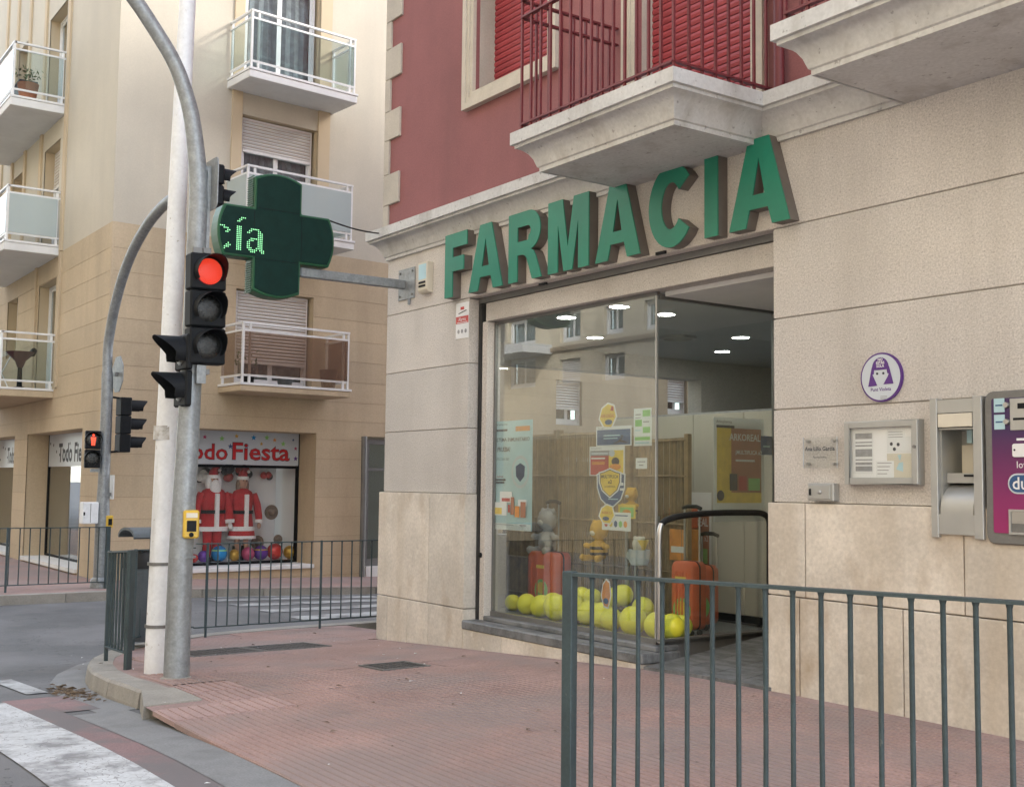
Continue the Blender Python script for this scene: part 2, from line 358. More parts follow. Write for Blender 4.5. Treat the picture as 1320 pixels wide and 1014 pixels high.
# bed under the tiles, cut to the kerb line
mb = MB(); bm = bmesh.new()
vsb = [bm.verts.new((p[0], p[1], 0)) for p in poly]; bm.faces.new(vsb)
bmesh.ops.triangulate(bm, faces=bm.faces)
for x in rng(-12, 0, 24): bmesh.ops.bisect_plane(bm, geom=bm.verts[:]+bm.edges[:]+bm.faces[:], plane_co=(x,0,0), plane_no=(1,0,0))
for y in rng(-3, 0, 6): bmesh.ops.bisect_plane(bm, geom=bm.verts[:]+bm.edges[:]+bm.faces[:], plane_co=(0,y,0), plane_no=(0,1,0))
bm.verts.ensure_lookup_table(); bm.verts.index_update()
mb.v = [(v.co.x, v.co.y, walk(v.co.x, v.co.y)-.008) for v in bm.verts]; mb.f = [tuple(v.index for v in f.verts) for f in bm.faces]; bm.free()
PAVE = tag(obj('pavement', mb, K['tilejoint'], org=(-6, -1.5, 0)), kind='structure')
def rib_tile(along_x, n, s=.3985, h=.006, th=.03):
    mb = MB(); prof = [(0, 0)]; p = s/n
    for i in range(n):
        a = i*p; prof += [(a+.005, 0), (a+.009, h), (a+p-.009, h), (a+p-.005, 0)]
    prof.append((s, 0))
    for t, z in prof:
        for u in (-s/2, s/2):
            mb.v.append((u, t-s/2, z) if along_x else (t-s/2, u, z))
    k = len(prof)
    for i in range(k-1): mb.f.append((2*i, 2*i+1, 2*i+3, 2*i+2))
    b = len(mb.v); e = s/2; mb.v += [(-e,-e,-th),(e,-e,-th),(e,e,-th),(-e,e,-th)]
    mb.add([(-e,-e,0),(e,-e,0),(e,e,0),(-e,e,0),(-e,-e,-th),(e,-e,-th),(e,e,-th),(-e,e,-th)], [(0,4,5,1),(1,5,6,2),(2,6,7,3),(3,7,4,0)])
    return mb
def bar_tile(s=.396):
    mb = MB().box(-s/2, s/2, -s/2, s/2, -.03, 0)
    for i in range(6):
        y = -s/2+.04+i*.064; mb.box(-s/2+.02, s/2-.02, y-.018, y+.018, 0, .006)
    return mb
TM = []
for mbt, m in ((rib_tile(True, 8), K['tile']), (rib_tile(False, 8), K['tile']), (bar_tile(), K['tactile'])):
    me = bpy.data.meshes.new('tile'); me.from_pydata(mbt.v, [], mbt.f); finish(me, 0); me.materials.append(m); TM.append(me)
T = .4; ntile = 0; rt_ = random.Random(3)
for i in range(26):
    for j in range(9):
        x = -12.1+T*(i+.5); y = .236-T*(j+.5)
        if not all(inpoly(x+a*.19, y+b*.19) for a in (-1,1) for b in (-1,1)): continue
        if x > -1.9 or (y > -.1 and x > -10.4): continue
        r = rt_.random(); k = 1 if r < .05 else 0
        if -8.0 < x < -6.7 and y < -2.75: k = 2
        o = bpy.data.objects.new('tile', TM[k]); COL.objects.link(o); o.parent = PAVE
        o.location = Vector((x, y, walk(x, y)-.004+rt_.uniform(-.0006, .0006)))-ORG[PAVE.name]
        dx = (walk(x+.2, y)-walk(x-.2, y))/.4; dy = (walk(x, y+.2)-walk(x, y-.2))/.4
        o.rotation_euler = (atan(dy)+rt_.uniform(-.001,.001), -atan(dx)+rt_.uniform(-.001,.001), 0); ntile += 1
# kerb stones round the corner, each its own stone
def kerb_run(name, outer, inner, zf, m, h=.26, step=.75, gap=.006):
    def along(P, t):
        tot = [0]
        for a, b in zip(P, P[1:]): tot.append(tot[-1]+(Vector(b)-Vector(a)).length)
        d = t*tot[-1]
        for i in range(len(P)-1):
            if d <= tot[i+1]+1e-9:
                s = (d-tot[i])/(tot[i+1]-tot[i]); return Vector(P[i]).lerp(Vector(P[i+1]), s)
        return Vector(P[-1])
    L = sum((Vector(b)-Vector(a)).length for a, b in zip(outer, outer[1:])); n = max(1, int(L/step))
    base = MB(); q = 3
    root = None
    for i in range(n):
        mb = MB(); e = gap/L
        ts = [lerp(i/n+e, (i+1)/n-e, k/q) for k in range(q+1)]
        for t in ts:
            o_, i_ = along(outer, t), along(inner, t); z = zf(o_.x, o_.y); c = (o_-i_).normalized()*.025
            mb.v += [(o_.x+c.x*.6, o_.y+c.y*.6, z-h), (o_.x+c.x*.6, o_.y+c.y*.6, z-.11), (o_.x, o_.y, z-.018), (o_.x-c.x*.7, o_.y-c.y*.7, z), (i_.x, i_.y, z), (i_.x, i_.y, z-h)]
        for k in range(q):
            for a in range(6): mb.f.append((k*6+a, k*6+(a+1) % 6, (k+1)*6+(a+1) % 6, (k+1)*6+a))
        mb.f += [(0,1,2,3,4,5), tuple(q*6+a for a in (5,4,3,2,1,0))]
        if root is None: root = tag(obj(name, mb, m), kind='structure'); 
        else: obj('kerb_stone', mb, m, root)
    return root
kerb_run('kerb', OUT, INN, walk, K['kerb'])
# sloping end stone where the kerb drops for the crossing
mb = MB(); 
def rv(x, y, z): return (x, y, z)
za, zb = gx(-8.0), gx(-7.15)
for k in range(9):
    t = k/8; x = lerp(-7.99, -7.45, t); yo = lerp(-3.215, -3.37, t); zo = lerp(gx(x), walk(x, -3.36), smooth01(t*1.05))-.002
    mb.v += [(x, yo-.015, gx(x)-.3), (x, yo, zo), (x, -2.99, walk(x, -2.99)+.003), (x, -2.99, gx(x)-.3)]
for k in range(8):
    for a in range(4): mb.f.append((k*4+a, k*4+(a+1) % 4, k*4+4+(a+1) % 4, k*4+4+a))
mb.f += [(0,1,2,3), (35,34,33,32)]
tag(obj('dropped_kerb', mb, K['kerb'], smooth=50), kind='structure')
sheet('gutter', [-12.0]+rng(-11, -1, 20)+[4], [-3.66,-3.5,-3.3], lambda x, y: road_z(x, y)+.005, K['gutter'], inside=lambda x, y: x > -8.2)
mb = MB(); GO = offset(OUT[:12], -.28); 
for i, (a, b) in enumerate(zip(OUT[:12], GO)): mb.v += [(a[0], a[1], road_z(*a)+.004), (b[0], b[1], road_z(*b)+.004)]
mb.f = [(2*i, 2*i+1, 2*i+3, 2*i+2) for i in range(11)]
tag(obj('gutter', mb, K['gutter']), kind='structure')
# road markings
def marking(name, x0, x1, y0, y1, m, dz=.008, n=10):
    o = sheet(name, rng(x0, x1, n), rng(y0, y1, 2), lambda x, y: road_z(x, y)+dz, m, kind=None); tag(o, kind='structure'); return o
marking('red_road_strip', -9.15, 3, -3.86, -3.665, K['redroad'], .005, 24)
marking('red_road_strip', -9.15, -8.2, -3.664, -3.42, K['redroad'], .0055, 4)
for k in range(5): marking('crossing_stripe', -9.05, 3, -4.34-k*1.0, -3.86-k*1.0, K['white'], n=24)
marking('lane_dash', -10.7, -9.45, -3.62, -3.46, K['whiteold'])
for x in (-13.1, -14.15, -15.2, -16.25, -17.2): marking('crossing_stripe', x-.22, x+.22, .75, 3.6, K['whiteold'])
marking('lane_line', -17.75, -17.62, 1.0, 8, K['whiteold'])
# covers in the pavement
def cover(x0, x1, y0, y1, label, pads):
    z0 = walk((x0+x1)/2, (y0+y1)/2); dx = (walk(x1, y0)-walk(x0, y0))/(x1-x0)
    t = thing('access_cover', ((x0+x1)/2, (y0+y1)/2, z0), label, 'cover')
    def sl(mb):
        mb.v = [(v[0], v[1], v[2]+z0+dx*(v[0]-(x0+x1)/2)) for v in mb.v]; return mb
    f = MB().box(x0, x1, y0, y0+.02, -.02, .009).box(x0, x1, y1-.02, y1, -.02, .009).box(x0, x0+.02, y0+.02, y1-.02, -.02, .009).box(x1-.02, x1, y0+.02, y1-.02, -.02, .009)
    obj('frame', sl(f), K['steelgrey'], t)
    p = MB().box(x0+.024, x1-.024, y0+.024, y1-.024, -.02, .006)
    for i in range(pads):
        for j in range(pads):
            cx, cy = lerp(x0+.07, x1-.07, i/(pads-1)), lerp(y0+.07, y1-.07, j/(pads-1)); p.box(cx-.018, cx+.018, cy-.006, cy+.006, .006, .009)
    obj('plate', sl(p), K['iron'], t)
cover(-10.62, -10.02, -2.12, -1.46, 'wide dark metal pavement cover beside the traffic light pole', 7)
cover(-10.62, -10.02, -1.44, -.78, 'wide dark metal pavement cover between its twin and the pharmacy corner', 7)
cover(-8.2, -7.8, -1.46, -1.04, 'small square rusty iron cover in the red paving in front of the pharmacy pillar', 5)
# far pavement across the side street
FK = [(-17.95,9),(-17.95,4),(-17.95,1),(-17.95,-1),(-17.97,-2.2),(-18.15,-2.9),(-18.6,-3.45),(-19.3,-3.75),(-20.5,-3.8),(-24,-3.8),(-40,-3.8),(-70,-3.8)]
FI = offset(FK, -.2)
def far_z(x, y): return gx(x, y)
mb = MB(); bm = bmesh.new(); P2 = FI+[(-70,6),(-30,9)]
bm.faces.new([bm.verts.new((p[0], p[1], 0)) for p in P2]); bmesh.ops.triangulate(bm, faces=bm.faces)
for y in (-3,-2,-1,0,1,2,3,4,5,6): bmesh.ops.bisect_plane(bm, geom=bm.verts[:]+bm.edges[:]+bm.faces[:], plane_co=(0,y,0), plane_no=(0,1,0))
for x in (-18.6,-20,-24): bmesh.ops.bisect_plane(bm, geom=bm.verts[:]+bm.edges[:]+bm.faces[:], plane_co=(x,0,0), plane_no=(1,0,0))
bm.verts.index_update(); mb.v = [(v.co.x, v.co.y, far_z(v.co.x, v.co.y)-.003) for v in bm.verts]; mb.f = [tuple(v.index for v in f.verts) for f in bm.faces]; bm.free()
tag(obj('far_pavement', mb, K['tile']), kind='structure')
kerb_run('far_kerb', FK[:10], FI[:10], far_z, K['kerb'], step=1.0)
# dry leaves and scraps of litter
def litter(name, n, fx, m, s0, s1, zf, seed):
    r = random.Random(seed); mb = MB()
    for i in range(n):
        x, y = fx(r); a = r.uniform(0, 6.28); s = r.uniform(s0, s1); z = zf(x, y)+.006; l = r.uniform(.4, .9); c = r.uniform(.1, .5)*s
        pts = [(-s,0,0),(-.3*s,l*s*.5,c),(s,0,c*.3),(-.2*s,-l*s*.5,c*.8)]
        mb.add([(x+p[0]*cos(a)-p[1]*sin(a), y+p[0]*sin(a)+p[1]*cos(a), z+p[2]) for p in pts], [(0,1,2),(0,2,3)])
    return tag(obj(name, mb, m), kind='stuff')
lp = onZ(92, 893, gx(-9.3)-.135)
tag(litter('leaf_litter', 220, lambda r: (lp.x+r.gauss(0, .28), lp.y+r.gauss(0, .06)), K['dryleaf'], .012, .04, road_z, 5), 'small drift of dry brown leaves lying in the gutter beside the kerb', 'leaves')
tag(litter('leaf_litter', 60, lambda r: (r.uniform(-11.5, -2.5), r.uniform(-3.2, -.15)), K['dryleaf'], .008, .028, lambda x, y: walk(x, y)+.002, 9), 'scattered dry leaf fragments lying on the red paving', 'leaves')
tag(litter('paper_litter', 34, lambda r: (r.uniform(-11, -3), r.uniform(-3.9, -.2)), K['paper'], .006, .02, lambda x, y: (walk(x, y) if y > -3.3 else road_z(x, y))+.002, 12), 'scattered small white paper scraps on the paving and gutter', 'litter')
# ------------------------------------------------------------------ pharmacy building
XC, XP, XJ, XE = -10.5, -8.94, -5.25, 1.5        # left corner, pillar edge, right jamb, right end
ZB, Z3, Z2, Z1, ZM = 1.195, 1.795, 2.393, 2.995, 3.60
ZT = 3.87                                        # cornice top
PH = thing('pharmacy_building', (-7, 0, 0), 'red rendered corner building with speckled stone ground floor and shop window', 'building')
G = .0035; BACK = mat('joint_mortar', (.36,.335,.305), .9, var=.1)
_h0, _h1 = onY(1203, 600, -.03), onY(1270, 600, -.03)
HATCH = (_h0.x+.04, _h1.x-.05, onY(1236, 693.5, -.03).z+.13, onY(1236, 512, -.03).z-.165)      # recess of the night hatch
def panel(x0, x1, z0, z1, m, y0=0, y1=.14, name='stone_panel'):
    a, b, c, d = HATCH
    if x0 < a and x1 > b and z0 < d and z1 > c:
        p = MB().box(x0+G, a, y0, y1, z0+G, z1-G).box(b, x1-G, y0, y1, z0+G, z1-G)
        if z0+G < c: p.box(a, b, y0, y1, z0+G, c)
        if z1-G > d: p.box(a, b, y0, y1, d, z1-G)
        return obj(name, p, m, PH)
    return obj(name, MB().box(x0+G, x1-G, y0, y1, z0+G, z1-G), m, PH, bevel=.004)
# core walls behind the cladding, kept clear of the openings
core = MB().box(XC+.02, XP-.02, .012, .30, -.8, ZM).box(XP-.02, XJ+.02, .012, .30, 3.02, ZM)

for a, b in ((ZB, Z3), (Z3, Z2), (Z2, Z1)):
    panel(XC, XP, a, b, K['granite'], 0, .21)
    panel(XJ, XE, a, b, K['granite'], 0, .21)
panel(XC, XE, Z1, ZM, K['granite'])
def hole_wall(mb, x0, x1, z0, z1, holes, y0, y1):
    xs = sorted({x0, x1, *[h[0] for h in holes], *[h[1] for h in holes]}); zs = sorted({z0, z1, *[h[2] for h in holes], *[h[3] for h in holes]})
    for a, b in zip(xs, xs[1:]):
        for c, d in zip(zs, zs[1:]):
            cx, cz = (a+b)/2, (c+d)/2
            if any(h[0] < cx < h[1] and h[2] < cz < h[3] for h in holes): continue
            mb.box(a, b, y0, y1, c, d)
hole_wall(core, XJ+.02, XE, -.5, ZM, [HATCH], .012, .30)
obj('wall', core, BACK, PH)
# travertine base, a little proud
pj = onY(553.6, 640, -.03).x
panel(XC-.04, pj, .16, ZB, K['traver'], -.032, .2); panel(pj, XP+.02, .16, ZB, K['traver'], -.032, .2)
for a, b in ((XC-.04, onY(499, 800, -.03).x), (onY(499, 800, -.03).x, onY(524.5, 800, -.03).x), (onY(524.5, 800, -.03).x, onY(552, 800, -.03).x), (onY(552, 800, -.03).x, XP+.02)):
    panel(a, b, -.7, .16, K['traver'], -.034, .2)
j1 = onY(1031, 830, -.03).x; j2 = onY(1243, 740, -.03).x; j3 = onY(1165, 860, -.03).x
for a, b in ((XJ-.03, j2-1.12), (j2-1.12, j2), (j2, j2+.75), (j2+.75, XE)): panel(a, b, .60, ZB, K['traver'], -.032, .2)
for a, b in ((XJ-.03, j1), (j1, j3), (j3, j3+.8), (j3+.8, XE)): panel(a, b, -.35, .60, K['traver'], -.034, .2)
# lintel, shutter slot and reveal of the shop opening
obj('shutter_slot', MB().box(XP+.004, XJ-.004, .10, .20, 2.948, 3.012), K['steelgrey'], PH)
obj('lintel', MB().box(XP+.10, XJ-.004, .118, .26, 2.775, 2.944), K['granite'], PH, bevel=.004)
obj('shutter_guide', MB().box(XP+.012, XP+.055, .10, .16, .06, 2.945), K['dark'], PH)
obj('window_jamb', MB().box(XP+.06, -8.80, .11, .26, .05, 2.772), K['granite'], PH, bevel=.004)
# moulded cornice and balcony slabs share one profile: (out, z)
PROF = [(0,ZM-.03),(.018,ZM-.03),(.018,ZM),(.03,ZM+.008),(.038,ZM+.03),(.05,ZM+.065),(.075,ZM+.105),(.108,ZM+.135),(.14,ZM+.15),(.15,ZM+.152),(.15,ZM+.175),(.175,ZM+.178),(.175,ZT),(0,ZT+.012)]
def sweep(name, path, m, closed_back=True):
    """sweep the moulding round an open path of (x, y), outward = right of travel; mitred corners"""
    mb = MB(); n = len(PROF); P = [Vector(p) for p in path]
    for i, p in enumerate(P):
        ns = []
        if i > 0: t = (P[i]-P[i-1]).normalized(); ns.append(Vector((t.y, -t.x)))
        if i < len(P)-1: t = (P[i+1]-P[i]).normalized(); ns.append(Vector((t.y, -t.x)))
        if len(ns) == 2: k = (ns[0]+ns[1])/(1+ns[0].dot(ns[1]))
        else: k = ns[0]
        for o, z in PROF: mb.v.append((p.x+k.x*o, p.y+k.y*o, z))
    for i in range(len(P)-1):
        for a in range(n-1): mb.f.append((i*n+a, i*n+a+1, (i+1)*n+a+1, (i+1)*n+a))
    mb.f += [tuple(range(n)), tuple((len(P)-1)*n+a for a in reversed(range(n)))]
    return obj(name, mb, m, PH, smooth=35)
sweep('cornice', [(-10.5, .3), (-10.5, -.004), (-6.76, -.004)], K['mould'])
sweep('cornice', [(-5.32, -.004), (-4.22, -.004)], K['mould'])
def balcony(x0, x1, yd, seed):
    b = sweep('balcony_slab', [(x0, -.002), (x0, -yd), (x1, -yd), (x1, -.002)], K['mould'])
    obj('slab_core', MB().box(x0+.002, x1-.002, -yd+.002, .02, ZM-.028, ZT+.010), K['mould'], b)
    e = .115; X0, X1, YF = x0-e, x1+e, -yd-e; zb, zt = ZT+.06, ZT+1.0
    rl = MB().bar((X0, -.0, zb), (X0, YF, zb), .035, .014).bar((X0, YF, zb), (X1, YF, zb), .035, .014).bar((X1, YF, zb), (X1, 0, zb), .035, .014)
    for z in (zt, zt-.13): rl.bar((X0, 0, z), (X0, YF, z), .04, .014).bar((X0, YF, z), (X1, YF, z), .04, .014).bar((X1, YF, z), (X1, 0, z), .04, .014)
    obj('rail', rl, K['redbar'], b)
    def bars(p, q, n):
        for i in range(n):
            t = i/(n-1); x, y = lerp(p[0], q[0], t), lerp(p[1], q[1], t)
            obj('bar', MB().bar((x, y, ZT+.01), (x, y, zt), .017), K['redbar'], b)
    bars((X0, YF), (X1, YF), 15); bars((X0, YF+.13), (X0, -.08), 7); bars((X1, YF+.13), (X1, -.08), 7)
    return b
balcony(-6.74, -5.34, .80, 1); balcony(-4.20, -2.2, .80, 2)
# upper storeys: red render with openings
W1 = (onY(612, 100).x, onY(708, 60).x, onY(634, 108).z, 6.3)         # shuttered window
D1 = (-6.62, -5.42, ZT+.02, 6.3)                                     # balcony door
D2 = (-3.6, -2.5, ZT+.02, 6.3)
ROOF = 15.8; XU = -10.62
up = MB()
hole_wall(up, XU+.03, XE, ZT-.2, 6.9, [W1, D1, D2], .012, .42)
up.box(XU+.03, XE, .012, .42, 6.9, ROOF).box(XU+.03, XU+.4, .42, 40, ZT-.2, ROOF).box(XE-.4, XE, .42, 40, -.5, ROOF).box(XU+.4, XE-.4, 39.6, 40, 3.2, ROOF)  # unseen side and back walls, stretched deep to keep sun off the apartment block
obj('upper_wall', up, K['redwall'], PH)
obj('roof', MB().box(XU-.25, XE+.2, -.3, 40.2, ROOF, ROOF+.25), K['mould'], PH)  # unseen roof over the stretched depth, added to shade the apartment block
# quoins
zq = ZT-.03; long_ = False
lv = [ZT-.03, 4.16, 4.486, 4.85, 5.16, 5.506, 5.834, 6.13, 6.47, 6.8, 7.13]
for i, (a, b) in enumerate(zip(lv, lv[1:])):
    x1 = -10.30 if i % 2 else -10.515
    obj('quoin', MB().box(XU, x1, -.012, .40, a+.002, b-.002), K['quoin'], PH, bevel=.005)
obj('quoin', MB().box(XU, -10.4, -.010, .40, lv[-1]+.002, ROOF-.01), K['quoin'], PH)
def shutter(x0, x1, z0, z1, y, m, parent, pitch=.055, frame_m=None, slat='slat'):
    s = obj('shutter', MB().box(x0, x1, y+.012, y+.03, z0, z1), K['dark'], parent); n = int((z1-z0)/pitch)
    mb0 = None
    for i in range(n):
        z = z0+i*pitch
        mb = MB().prism([(y, z+.004), (y-.006, z+pitch*.5), (y, z+pitch-.004), (y+.012, z+pitch-.004), (y+.012, z+.004)], x0, x1, 'X')
        obj(slat, mb, m, s)
    return s
# stepped surround of the shuttered window
def surround(x0, x1, z0, z1, w_, sill=True):
    f = MB()
    for k, (o, y) in enumerate(((w_, -.02), (w_*.55, -.035), (w_*.2, -.05))):
        pass
    def ring(o0, o1, y):
        f.box(x0-o0, x0-o1, y, .05, z0-(o0 if sill else 0), z1+o0); f.box(x1+o1, x1+o0, y, .05, z0-(o0 if sill else 0), z1+o0)
        if sill: f.box(x0-o1, x1+o1, y, .05, z0-o0, z0-o1)
        f.box(x0-o1, x1+o1, y, .05, z1+o1, z1+o0)
    ring(w_, w_*.62, -.05); ring(w_*.619, w_*.33, -.036); ring(w_*.329, .001, -.024)
    s = obj('window_surround', f, K['surround'], PH)
    obj('reveal', MB().box(x0-.01, x0+.004, .051, .3, z0, z1).box(x1-.004, x1+.01, .051, .3, z0, z1).box(x0+.004, x1-.004, .051, .3, z1-.004, z1+.01).box(x0+.004, x1-.004, .051, .3, z0-.01, z0+.004), K['quoin'], s)
    return s
surround(*W1, .15); shutter(W1[0]+.005, W1[1]-.005, W1[2]+.004, W1[3], .22, K['redshut'], PH)
surround(*D1, .13, False); shutter(D1[0]+.005, D1[1]-.005, D1[2]+.004, D1[3], .16, K['redshut'], PH)
surround(*D2, .13, False); shutter(D2[0]+.005, D2[1]-.005, D2[2]+.004, D2[3], .16, K['redshut'], PH)
obj('downpipe', MB().tube([(-5.13, -.06, ZT+.02), (-5.13, -.06, 9)], .035, 10), K['redbar'], PH, smooth=40)
# ---- shop interior shell
XR = -6.608; YG = .20; YR = 1.49; ZF = .12; ZC = 2.80
side = [(.45, 5.2, .55, 2.42)]                                        # window to the side street
YS = onX(893, 493, -10.4).y; ZS = onX(675, 473, -10.4).z
sw = MB(); H = (.55, YS, .75, ZS)
for y0, y1, z0, z1 in ((.30, H[0], -.7, ZT-.21), (H[1], 39.9, -.7, ZT-.21), (H[0], H[1], -.7, H[2]), (H[0], H[1], H[3], ZT-.21)): sw.box(XC+.02, XC+.25, y0, y1, z0, z1)
obj('side_wall', sw, K['granite'], PH)
obj('side_window_pane', MB().box(XC+.12, XC+.128, H[0], H[1], H[2], H[3]), K['plainglass'], PH)
obj('ceiling', MB().box(XC+.26, XE-.41, .31, 9, ZC, ZC+.05), K['ceil'], PH)
obj('shop_floor', MB().box(XC+.26, XR, .262, 9, -.4, ZF-.004).box(XR, XE-.41, YR, 9, -.4, ZF+.02), K['floorin'], PH)
obj('back_wall', MB().box(XC+.26, XE-.41, 9, 9.2, -.4, ZC), K['wallin'], PH)
obj('partition', MB().box(-4.9, -4.75, .31, 9, -.4, ZC), K['wallin'], PH)
obj('entrance_soffit', MB().box(XR+.03, XJ, .262, YR+.4, 2.74, 2.79), K['whitewall'], PH)
obj('entrance_side', MB().box(XJ-.002, XJ+.34, .301, YR+.5, -.1, 2.78), K['beige'], PH)
# ceiling bulkhead and dark duct seen through the glass
obj('bulkhead', MB().box(-7.9, -5.4, 2.9, 3.4, 2.42, ZC-.002), K['beige'], PH)
# plinth and slate sill under the window
pb = []
for a, b in ((XP+.03, -8.3), (-8.3, -7.4), (-7.4, -6.50)): panel(a, b, -.6, -.010, K['traver'], -.045, .25, 'plinth_stone')
obj('sill', MB().box(XP+.022, -6.48, -.055, .33, -.012, .065), K['slate'], PH, bevel=.010)
obj('sill_upstand', MB().box(-8.80, -6.50, .10, .33, .0655, .105), K['slate'], PH, bevel=.006)
obj('window_bottom_rail', MB().box(-8.80, XR+.02, YG-.02, YG+.03, .102, .145), K['steelgrey'], PH)
# entrance ramp in dark slate slabs
ks = 0
for i in range(4):
    x0 = lerp(-6.47, XJ, i/4); x1 = lerp(-6.47, XJ, (i+1)/4)
    for k in range(3):
        y0, y1 = lerp(-.05, YR, k/3), lerp(-.05, YR, (k+1)/3); zz = lambda y, x: lerp(walk(x, 0)-.0, ZF+.02, max(0, y)/YR)+.012
        mb = MB().add([(x0+.003,y0+.003,-.4),(x1-.003,y0+.003,-.4),(x1-.003,y1-.003,-.4),(x0+.003,y1-.003,-.4),(x0+.003,y0+.003,zz(y0,x0)),(x1-.003,y0+.003,zz(y0,x1)),(x1-.003,y1-.003,zz(y1,x1)),(x0+.003,y1-.003,zz(y1,x0))],
                      [(0,3,2,1),(4,5,6,7),(0,1,5,4),(1,2,6,5),(2,3,7,6),(3,0,4,7)])
        obj('entrance_slab', mb, K['slate'], PH)
_k = onY(619, 715, .105); obj('lock_knob', MB().lathe([(0,.09),(.018,.092),(.024,.112)], (_k.x,0,_k.z), 14, 'Y'), K['black'], PH, smooth=50)
# glazing: front pane, return pane, slim frame
def pane(name, mb, m=None): return obj(name, mb, m or K['clearglass'], PH)
pane('glass_pane', MB().box(-8.80, XR-.004, YG, YG+.008, .146, 2.745))
pane('glass_pane', MB().box(XR-.004, XR+.004, YG+.012, YR, .146, 2.72))
pane('glass_pane', MB().box(XR+.01, XJ-.01, YR+.3, YR+.308, .146, 2.72))
obj('glass_frame', MB().box(-8.80, XR+.02, YG-.012, YG+.02, 2.746, 2.774).box(XR-.02, XR+.02, YG+.021, YR+.32, 2.721, 2.76).box(XR-.015, XR+.015, YR, YR+.03, .146, 2.72).box(XR-.02, XR+.02, YG+.03, YR, .10, .145).box(-8.80, -8.78, YG-.012, YG+.02, .146, 2.745), K['steelgrey'], PH)
obj('corner_bead', MB().box(XR-.008, XR+.008, YG-.006, YG+.011, .146, 2.745), K['alu'], PH)
# lit downlights in the shop ceiling
for px, py in ((730,408),(798,394),(767,434),(858,404),(955,434),(931,452)):
    p = onZ(px, py, ZC)
    t = thing('downlight', (p.x, p.y, ZC), 'lit round recessed lamp in the ceiling of the pharmacy', 'lamp', 'lit ceiling lamps of the pharmacy')
    obj('ring', MB().lathe([(.082,ZC-.001),(.10,ZC-.001),(.10,ZC-.012),(.082,ZC-.012)], (p.x,p.y,0), 24, ring=True), K['whitemetal'], t)
    obj('diffuser', MB().lathe([(0,ZC-.009),(.081,ZC-.009),(.081,ZC-.002)], (p.x,p.y,0), 24), K['lamp'], t)
p = onZ(874, 434, ZC); t = thing('ceiling_ring', (p.x,p.y,ZC), 'unlit grey ring fitting in the ceiling of the pharmacy', 'lamp')
obj('ring', MB().lathe([(.15,ZC-.001),(.19,ZC-.001),(.19,ZC-.03),(.15,ZC-.03)], (p.x,p.y,0), 28, ring=True), K['alu'], t)
# small fillers
obj('lintel_back', MB().box(XP-.02, XJ+.02, .262, .30, 2.80, 3.018), K['dark'], PH)
# ------------------------------------------------------------------ corner building across the side street
PC = Vector((-19.67, -.22, 0)); EU = Vector((-.0870, .9962, 0)); NU = Vector((.9962, .0870, 0))
FRR = Matrix(((EU.x, -NU.x, 0, PC.x), (EU.y, -NU.y, 0, PC.y), (0, 0, 1, 0), (0, 0, 0, 1)))      # x along the right face, -y outward
FRL = Matrix.Translation(PC)                                                                  # x = world X (negative), -y outward
def uR(px, py, off=0):
    q = onP(px, py, NU, PC+NU*off); return ((q-PC).dot(EU), q.z)
FB = thing('apartment_block', (PC.x-1, PC.y+1, -.4), 'cream and tan corner apartment block with balconies and party shop below', 'building')
ZTAN = 5.61
LV = [5.57-.396*k for k in range(1, 8)]+[2.798-.3625*k for k in range(1, 10)]
def wall_face(x0, x1, holes, joints_dir):
    th = .25
    up = MB(); hole_wall(up, x0, x1, ZTAN, 15, [h for h in holes if h[3] > ZTAN], 0, th); obj('upper_wall', up, K['cream'], FB)
    bk = MB(); hole_wall(bk, x0, x1, -1, ZTAN-.002, holes, .008, th); obj('lower_wall', bk, K['tanjoint'], FB)
    zs = [ZTAN]+LV+[-1.0]
    for a, b in zip(zs[1:], zs):
        hs = [h for h in holes if h[2] < b and h[3] > a]
        # course pieces: cut round openings
        xs = sorted({x0, x1, *[h[0] for h in hs], *[h[1] for h in hs]})
        for p, q in zip(xs, xs[1:]):
            c = (p+q)/2; hh = [h for h in hs if h[0] < c < h[1]]
            if not hh: obj('render_course', MB().box(p, q, 0, .02, a+.003, b-.003 if b != ZTAN else b-.0005), K['tan'], FB)
            else:
                h = hh[0]
                if h[3] < b-.03: obj('render_course', MB().box(p, q, 0, .02, max(a+.003, h[3]), b-.003), K['tan'], FB)
                if h[2] > a+.03: obj('render_course', MB().box(p, q, 0, .02, a+.003, min(b-.003, h[2])), K['tan'], FB)
